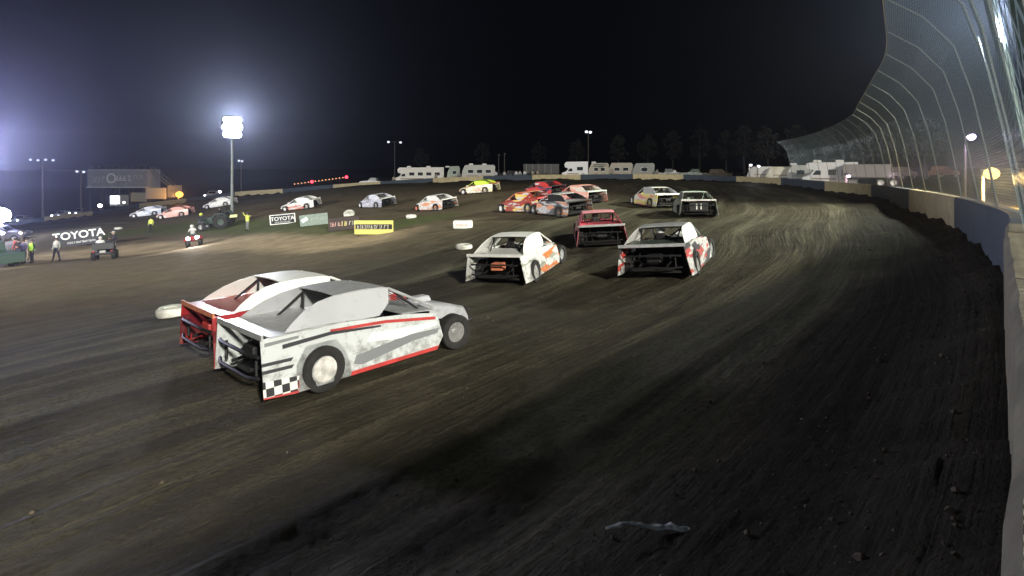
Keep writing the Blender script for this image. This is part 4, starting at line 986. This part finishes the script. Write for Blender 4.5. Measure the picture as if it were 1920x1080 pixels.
# safety truck with blue beacon and a green car at the left edge
p=G(0,452); pickup(p,-70,'dark safety truck with blue and white flashing lights at the left edge',mat('safety_truck',(.10,.10,.16),.4),0,'safety vehicles in the left infield',beacon=(.28,.22,1.0))
light('beacon_light',(p.x,p.y-.6,p.z+2.1),220,(.35,.28,1.0),.2)
p=G(-38,503); pickup(p,75,'dark green truck cut off by the left edge below the crew',mat('green_infield_truck',(.07,.12,.10),.4),0,'safety vehicles in the left infield')

# spectators behind the far wall
GS='spectators standing behind the far wall'
sp=[(818,khk,'tan jacket left of the long motorhome awning'),(862,gry,'grey jacket between camper windows'),(930,whc,'white shirt right of the grey white camper'),(946,pale,'pale top, second right of the grey camper'),(953,navy,'navy coat beside the black pickup'),
    (968,whc,'bright white shirt beside the black pickup'),(975,pale,'pale hooded top in the knot of spectators'),(984,whc,'white top at the right of the knot'),(999,tanc,'tan coat left of the black trailer'),(1008,khk,'khaki coat before the black trailer'),
    (752,pale,'pale coat at the nose of the cream motorhome'),(738,tanc,'tan top beside the silver green pickup'),(1232,gry,'grey coat beside the dim camper'),(1265,whc,'white top beside the dark grey pickup'),(1146,tanc,'tan top between the tan and brownish campers')]
for i,(px,c,lab) in enumerate(sp):
    p=behind_wall(px,1.6+.4*(i%3)); person(p,'spectator in '+lab,'stand',c,navy,180+i*37%60-30,group=GS,h=1.9)

# ------------------------------------------------------------------ grandstand tower, billboards, poles
def at(px,py,d): return Vector(px3(px,py,d))
def tower():
    d=126; a=at(168,356,d); wpx=107; L=wpx/F*d+1.5; 
    g=gz(a.x+7,d+1); t=thing('press_box','raised white press box with sign board front and outside stairs','press box',(at(221,356,d).x,d,g-.2),R(-3))
    zb=CZ+(HY-352)/F*d-(g-.2); H=4.5
    body=mat('press_grey',(.45,.46,.48),.6,noise=.1)
    MB().box((0,2,zb+H/2),(L,4,H)).build('cabin',body,t)
    sgn=MB().box((0,-.06,zb+H*.5),(L-.1,.1,H-.5)).build('sign_board',mat('press_sign',(.30,.32,.36),.6,noise=.12,nscale=1),t)
    MB().box((0,-.10,zb+.12),(L+.3,.25,.24)).build('rail',WHITE,t)
    for x in (-L/2+.4,-L/4,0,L/4,L/2-.4):
        for y in (.3,3.7): MB().box((x,y,zb/2),(.3,.3,zb)).build('stilt',DSTEEL,t)
    # round letter and blurred script
    MB().lathe([(1.25,0),(1.25,.04),(.85,.04),(.85,0)],(-1.6,-.16,zb+H*.52),'Y',24).build('emblem',LET,sgn)
    o=strokes(sgn,-.1,3.2,zb+H*.52,1.3,LET,21,y=-.13); strokes(sgn,4.2,6.2,zb+H*.6,1.0,mat('pinkish_ink',(.6,.5,.48),.5),5,y=-.13); strokes(sgn,-6.4,-3.6,zb+H*.45,1.4,mat('grey_ink',(.52,.54,.58),.6),14,y=-.13)
    b=MB(); n=16
    for k in range(n+1):
        u=k/n; b.box((L/2+.3+u*5.4,1,zb+H*.9-u*4.3),(.45,1.3,.08))
    for s in (0,1):
        y=.4+1.3*s; b.tube([(L/2+.1,y,zb+H*.9),(L/2+5.7,y,zb+H*.9-4.3)],.09,6); b.tube([(L/2+.1,y,zb+H*.9+1),(L/2+5.7,y,zb+H*.9-3.3)],.06,6)
        for k in range(6): b.tube([(L/2+.1+k*1.1,y,zb+H*.9-k*.86),(L/2+.1+k*1.1,y,zb+H*.9+1-k*.86)],.04,5)
    b.build('stairs',mat('stair_steel',(.3,.3,.27),.5),t)
    b=MB()
    for k in range(9):
        x=-L/2+1+k*(L-2)/8; b.tube([(x,.3,zb+H),(x,.3,zb+H+1)],.05,5)
    b.tube([(-L/2+.3,.3,zb+H+1),(L/2-.3,.3,zb+H+1)],.05,5); b.build('railing',STEEL,t)
    # lit room under the cabin
    b=MB().box((-.9,1.5,zb-2.0-1.2),(2.6,2.6,2.6)); b.build('ticket_booth',WHITE,t)
    MB().box((-.9,.16,zb-3.0),(2.3,.05,1.9)).build('lit_window',glow('booth_light',(.9,.93,1),8),t)
    return t,d
tower()
for i,(px,pc,k) in enumerate([(178,0,navy),(199,0,gry),(214,0,blk),(240,0,whc),(253,0,tanc)]):
    d=127; zt=CZ+(HY-334)/F*d
    pass
def billboard(px0,px1,pt,pb,d,label,col,ink,seed):
    a=at(px0,pb,d); b_=at(px1,pb,d); w=b_.x-a.x; h=(pb-pt)/F*d; x=(a.x+b_.x)/2; g=gz(x,d)
    t=thing('billboard',label,'billboard',(x,d,g-.2),R(-2),'billboards above the left wall'); zc=a.z+h/2-(g-.2)
    f=MB().box((0,0,zc),(w,.2,h),bev=.03).build('sign_face',col,t); b=MB()
    for s in (-.4,.4): b.box((s*w,.2,zc*.5),(.25,.25,zc))
    b.build('posts_frame',DSTEEL,t)
    if ink: strokes(f,-w*.35,w*.3,zc+h*.05,h*.22,ink,seed,y=-.112)
billboard(273,312,352,373,118,'white billboard with grey lettering between the stairs and the orange lamp',mat('bill_white',(.50,.50,.46),.6,noise=.08),mat('grey_ink',(.34,.35,.37),.6),31)
billboard(245,275,361,378,119,'smaller cream billboard left of the white one',mat('bill_cream',(.40,.40,.31),.6,noise=.08),None,0)
billboard(314,341,347,370,119,'grey billboard partly hidden by the orange lamp glare',mat('bill_grey',(.30,.29,.27),.6,noise=.08),mat('dark_ink',(.1,.1,.1),.6),32)
# bleachers / low stand far behind, left centre
def street_lamp(px,pt,pb,d,label,col,power,n=1,emit=20,arm=.8,group='small light poles beyond the wall',r=.10,lr=.22,off=0):
    x=at(px,pb,d).x; g=gz(x,d); t=thing('street_lamp',label,'street lamp',(x,d,g-.2),0,group); h=CZ+(HY-pt)/F*d-(g-.2)
    MB().tube([(0,0,0),(0,0,h)],[r*1.3,r],8).build('pole',mat('weathered_pole',(.10,.09,.08),.9),t,smooth=True)
    b=MB(); b.tube([(-arm if n>1 else 0,0,h-.1),(arm,0,h-.05)],.06,6); b.build('arm',DSTEEL,t)
    for k in range(n):
        u=arm if n==1 else -arm+2*arm*k/(n-1)
        hd=MB().box((u,-.1,h-.05-.12*(k%2)),(.5,.4,.2),bev=.05).build('lamp_head',DSTEEL,t)
        MB().sphere((u,-.22,h-.18-.12*(k%2)),lr,(1,.6,.8),2).build('lens',glow('street_'+label[:14],col,emit),hd)
    if power: light('street_light',(0,-.8,h-.5),power,col,.25,parent=t)
    return t
OR=(1.0,.42,.06); WM=(1.0,.66,.22)
street_lamp(335,363,378,116,'glaring orange lamp at the end of the billboards',OR,2600,emit=4,lr=.85,arm=.3)
street_lamp(1843,318,400,24,'glaring warm lamp outside the catch fence',WM,6500,emit=3.2,lr=.36,arm=.2,r=.05)
street_lamp(1810,252,400,34,'violet white lamp high outside the catch fence',(.72,.55,1.0),500,emit=50,lr=.26,arm=.2,r=.05)
street_lamp(1103,246,300,135,'pole with two white lamps behind the motorhomes',(.85,.88,1.0),0,n=2,emit=2.6,arm=.5,lr=.40)
street_lamp(740,265,310,135,'pole with a white lamp and side arm left of the cream motorhome',(.8,.85,.95),0,n=2,emit=1.4,arm=1.6,lr=.35)
street_lamp(80,298,410,118,'wide armed pole with four dim lamps at the far left',(.8,.85,1.0),0,n=4,emit=1.2,arm=2.6,lr=.34,r=.16)
street_lamp(152,320,395,122,'thin pole with two lamps left of the press box',(.8,.85,1.0),0,n=2,emit=1.4,arm=.8,lr=.34,r=.14)
street_lamp(452,300,355,128,'thin pole with two lamps right of the tall floodlight pole',(.8,.85,1.0),0,n=2,emit=1.6,arm=.4,lr=.32,r=.13)
street_lamp(1405,307,330,72,'left one of a pair of white lamps over the low trailers',(.85,.85,1.0),120,emit=14,lr=.16,arm=.1)
street_lamp(1420,309,330,72,'right one of a pair of white lamps over the low trailers',(.85,.85,1.0),0,emit=14,lr=.17,arm=.1)
street_lamp(1586,326,345,46,'pink white lamp between the motorhome and the box trailer',(1.0,.72,.95),260,emit=16,lr=.16,arm=.1)
street_lamp(412,358,375,122,'low white lamp beside the headlit pickup',(.9,.93,1),0,emit=8,lr=.4,arm=.1)
street_lamp(935,290,325,120,'thin unlit pole right of the grey white camper',(.3,.3,.3),0,emit=.05,lr=.15,arm=.1)
street_lamp(946,288,325,120,'second thin unlit pole right of the grey white camper',(.3,.3,.3),0,emit=.05,lr=.15,arm=.1)
street_lamp(188,384,400,120,'bright white lamp beneath the left end of the press box',(.95,.97,1),0,emit=12,lr=.5,arm=.1)
street_lamp(233,378,400,120,'small white lamp beneath the middle of the press box',(.95,.97,1),0,emit=7,lr=.32,arm=.1)
# very bright work light tower at the left edge
street_lamp(2,400,430,62,'blinding white work light at the left edge behind the safety truck',(.80,.82,1.0),5200,emit=80,lr=1.1,arm=.2)
street_lamp(6,432,440,47,'white lamp low at the left edge above the safety truck',(.75,.75,1.0),0,emit=16,lr=.25,arm=.1)
street_lamp(41,432,445,47,'pinkish marker lamp right of the safety truck',(1.0,.75,.75),0,emit=10,lr=.16,arm=.1)
# string of red and amber lamps on a rail, far behind
d=150; a=at(553,346,d); e=at(650,333,d); t=thing('warning_light_rail','long low rail carrying red and amber lamps beyond the left wall','lamp rail',((a.x+e.x)/2,d,gz((a.x+e.x)/2,d)))
L0=Vector((a.x,0,a.z))-Vector((t.location.x,0,t.location.z)); L1=Vector((e.x,0,e.z))-Vector((t.location.x,0,t.location.z))
MB().tube([L0,L1],.10,6).build('rail',DSTEEL,t)
b=MB()
for k in range(5): q=L0.lerp(L1,(k+.5)/5); b.tube([(q.x,q.y,q.z),(q.x,q.y,-.5)],.08,5)
b.build('posts_frame',DSTEEL,t)
for k in range(16):
    q=L0.lerp(L1,k/15.); big=k in (5,15)
    MB().sphere(q+Vector((0,-.2,.15)),.42 if big else .16,sub=2).build('lamp',glow('red_lamp',(1,.03,.05),9) if big else glow('amber_lamp',(1,.42,.2),2.2),t)

# ------------------------------------------------------------------ dark trees beyond the pits
LEAF=mat('leaf_dark',(.005,.006,.004),.8,noise=.5,nscale=1); BARK=mat('bark',(.010,.009,.008),.9)
def tree(x,y,h,seed,label):
    r=random.Random(seed); t=thing('tree',label,'tree',(x,y,gz(x,y)-.2),r.uniform(0,6),'dark trees beyond the parked vehicles')
    b=MB(); b.tube([(0,0,0),(.1,0,h*.35),(0,.1,h*.7),(0,0,h*.92)],[.30,.24,.15,.05],7)
    for k in range(7):
        a=r.uniform(0,6.3); z=h*(.35+.08*k); b.tube([(0,0,z),(math.cos(a)*h*.14,math.sin(a)*h*.14,z+h*.08),(math.cos(a)*h*.24,math.sin(a)*h*.24,z+h*.12)],[.10,.06,.03],5)
    b.build('trunk',BARK,t)
    vs=[];fs=[]
    for k in range(46):
        u=r.random(); z=h*(.38+.62*u); rad=h*.24*math.sin(math.pi*min(1,.15+u*.85))**.7+.3; a=r.uniform(0,6.3); q=rad*math.sqrt(r.random())
        c=Vector((q*math.cos(a),q*math.sin(a),z)); cr=r.uniform(.5,1.2)*h/12
        for j in range(26):
            d=Vector((r.gauss(0,1),r.gauss(0,1),r.gauss(0,.7))).normalized()*cr*r.random()**.4; e1=Vector((r.gauss(0,1),r.gauss(0,1),r.gauss(0,1))).normalized()*.26; e2=e1.orthogonal().normalized()*.20
            i=len(vs); p=c+d; vs+=[p-e1,p+e2,p+e1,p-e2]; fs.append((i,i+1,i+2,i+3))
    MB().add(vs,fs).build('crown',LEAF,t); return t
lab=['tall ragged dark tree','broad dark tree','slim dark tree','rounded dark tree']
wh=[('behind the long cream motorhome',790,150,11),('behind the grey white camper',905,152,12),('behind the black trailer',1010,155,12),('behind the white motorhome',1082,150,13),('behind the brownish camper',1160,148,14),
    ('behind the dim grey camper',1215,145,14),('behind the dark grey pickup',1262,142,15),('behind the dark green pickup',1312,138,16),('behind the brown pickup',1362,130,15),('left of the pair of white lamps',1396,118,15),('right of the pair of white lamps',1440,110,14),('behind the rounded roof camper',1490,104,14),('behind the bright white motorhome',1548,90,12),('behind the pale box trailer',1622,82,12),('beyond the dusty brown pickup',1675,80,12),('beyond the rust red pickup',1735,74,12)]
for i,(w,px,d,h) in enumerate(wh): tree((px-CX)/F*d,d,h*.72,i+3,lab[i%4]+' '+w)


# ------------------------------------------------------------------ floodlights
def flood_pole(loc, top, name, label, power, color, nlamp=6, emit=60, arm=2.2, wood=False, bright=True, rot=0, spot=None, aim=None, lrad=.5, blend=.5, group='floodlight poles around the speedway', rows=2, lampr=.28):
    """pole with a cross arm of lamps; top is the lamp height (world z)"""
    x,y=loc; z0=gz(x,y)-.1; fd=(Vector(aim or (-3,12,0))-Vector((x,y,0))).to_2d().normalized(); rot=math.atan2(fd.y,fd.x)+math.pi/2
    t=thing(name,label,'light pole',(x,y,z0),rot,group); h=top-z0
    MB().tube([(0,0,0),(0,0,h+.3)],[.19,.11],10).build('pole',WOOD if wood else STEEL,t,smooth=True)
    b=MB()
    for r in range(rows): b.box((0,0,h-r*.85),(arm,.1,.1))
    b.build('cross_arm',DSTEEL,t)
    per=max(1,nlamp//rows)
    for r in range(rows):
        for k in range(per):
            u=(-.5+(k+.5)/per)*arm*(1 if r%2 or rows<3 else .8)
            hd=MB().lathe([(.06,.28),(lampr*.75,.1),(lampr,-.12),(lampr*.96,-.14)],(u,-.15,h-r*.85),'Y',12).build('lamp_head',DSTEEL,t,smooth=True)
            MB().lathe([(.001,-.10),(lampr*.9,-.11)],(u,-.15,h-r*.85),'Y',12).build('lens',glow('lens_'+name+label[:8],color,emit),hd)
    if bright:
        l=light(name+'_light',(x+fd.x*1.3,y+fd.y*1.3,top-.4),power,color,lrad,spot=spot,aim=aim,blend=blend)
        l.parent=t; l.matrix_parent_inverse=(Matrix.Translation((x,y,z0))@Matrix.Rotation(rot,4,'Z')).inverted()
    return t
p,e,c=FLOOD['infield']; flood_pole(p[:2],p[2],'floodlight_pole','tall steel pole with blazing white floodlights in the infield',e,c,nlamp=12,arm=1.9,emit=90,rows=3,lampr=.39,spot=58,aim=(0,8,21),blend=1,lrad=1.0)
p,e,c=FLOOD['left']; flood_pole(p[:2],p[2],'floodlight_pole','floodlight pole off the far left of the infield',e,c,nlamp=6,spot=56,aim=(0,8,23),blend=1,lrad=2)
p,e,c=FLOOD['right']; flood_pole(p[:2],p[2],'floodlight_pole','floodlight pole outside the catch fence',e,c,nlamp=6,spot=92,aim=(-8,31,0),blend=.75)
p,e,c=FLOOD['corner']; flood_pole(p[:2],p[2],'floodlight_pole','bluish floodlight pole close outside the fence at the top right corner',e,c,nlamp=4,arm=1.2,spot=30,aim=(0,0,8.4),blend=.8,lampr=.2)
p,e,c=FLOOD['pits']; flood_pole(p[:2],p[2],'floodlight_pole','floodlight pole beside the pits behind the camera',e,c,nlamp=6,spot=78,aim=(-20,66,-2),blend=.5,lrad=3)
p,e,c=FLOOD['behind']; flood_pole(p[:2],p[2],'floodlight_pole','floodlight pole outside the wall behind the camera',e,c,nlamp=6,lrad=1.4)

# ------------------------------------------------------------------ the damp, dusty night air
hz=MB().box((-20,70,6),(620,560,44)); me=hz.mesh('haze',[]); ho=bpy.data.objects.new('haze',me); COL.objects.link(ho); tag(ho,kind='stuff')
hm=bpy.data.materials.new('haze'); hm.use_nodes=True; N=hm.node_tree.nodes; N.clear()
pv=N.new('ShaderNodeVolumePrincipled'); pv.inputs['Color'].default_value=(.66,.72,1.0,1); pv.inputs['Density'].default_value=.00042; pv.inputs['Anisotropy'].default_value=.85
om=N.new('ShaderNodeOutputMaterial'); hm.node_tree.links.new(pv.outputs[0],om.inputs['Volume']); me.materials.append(hm)
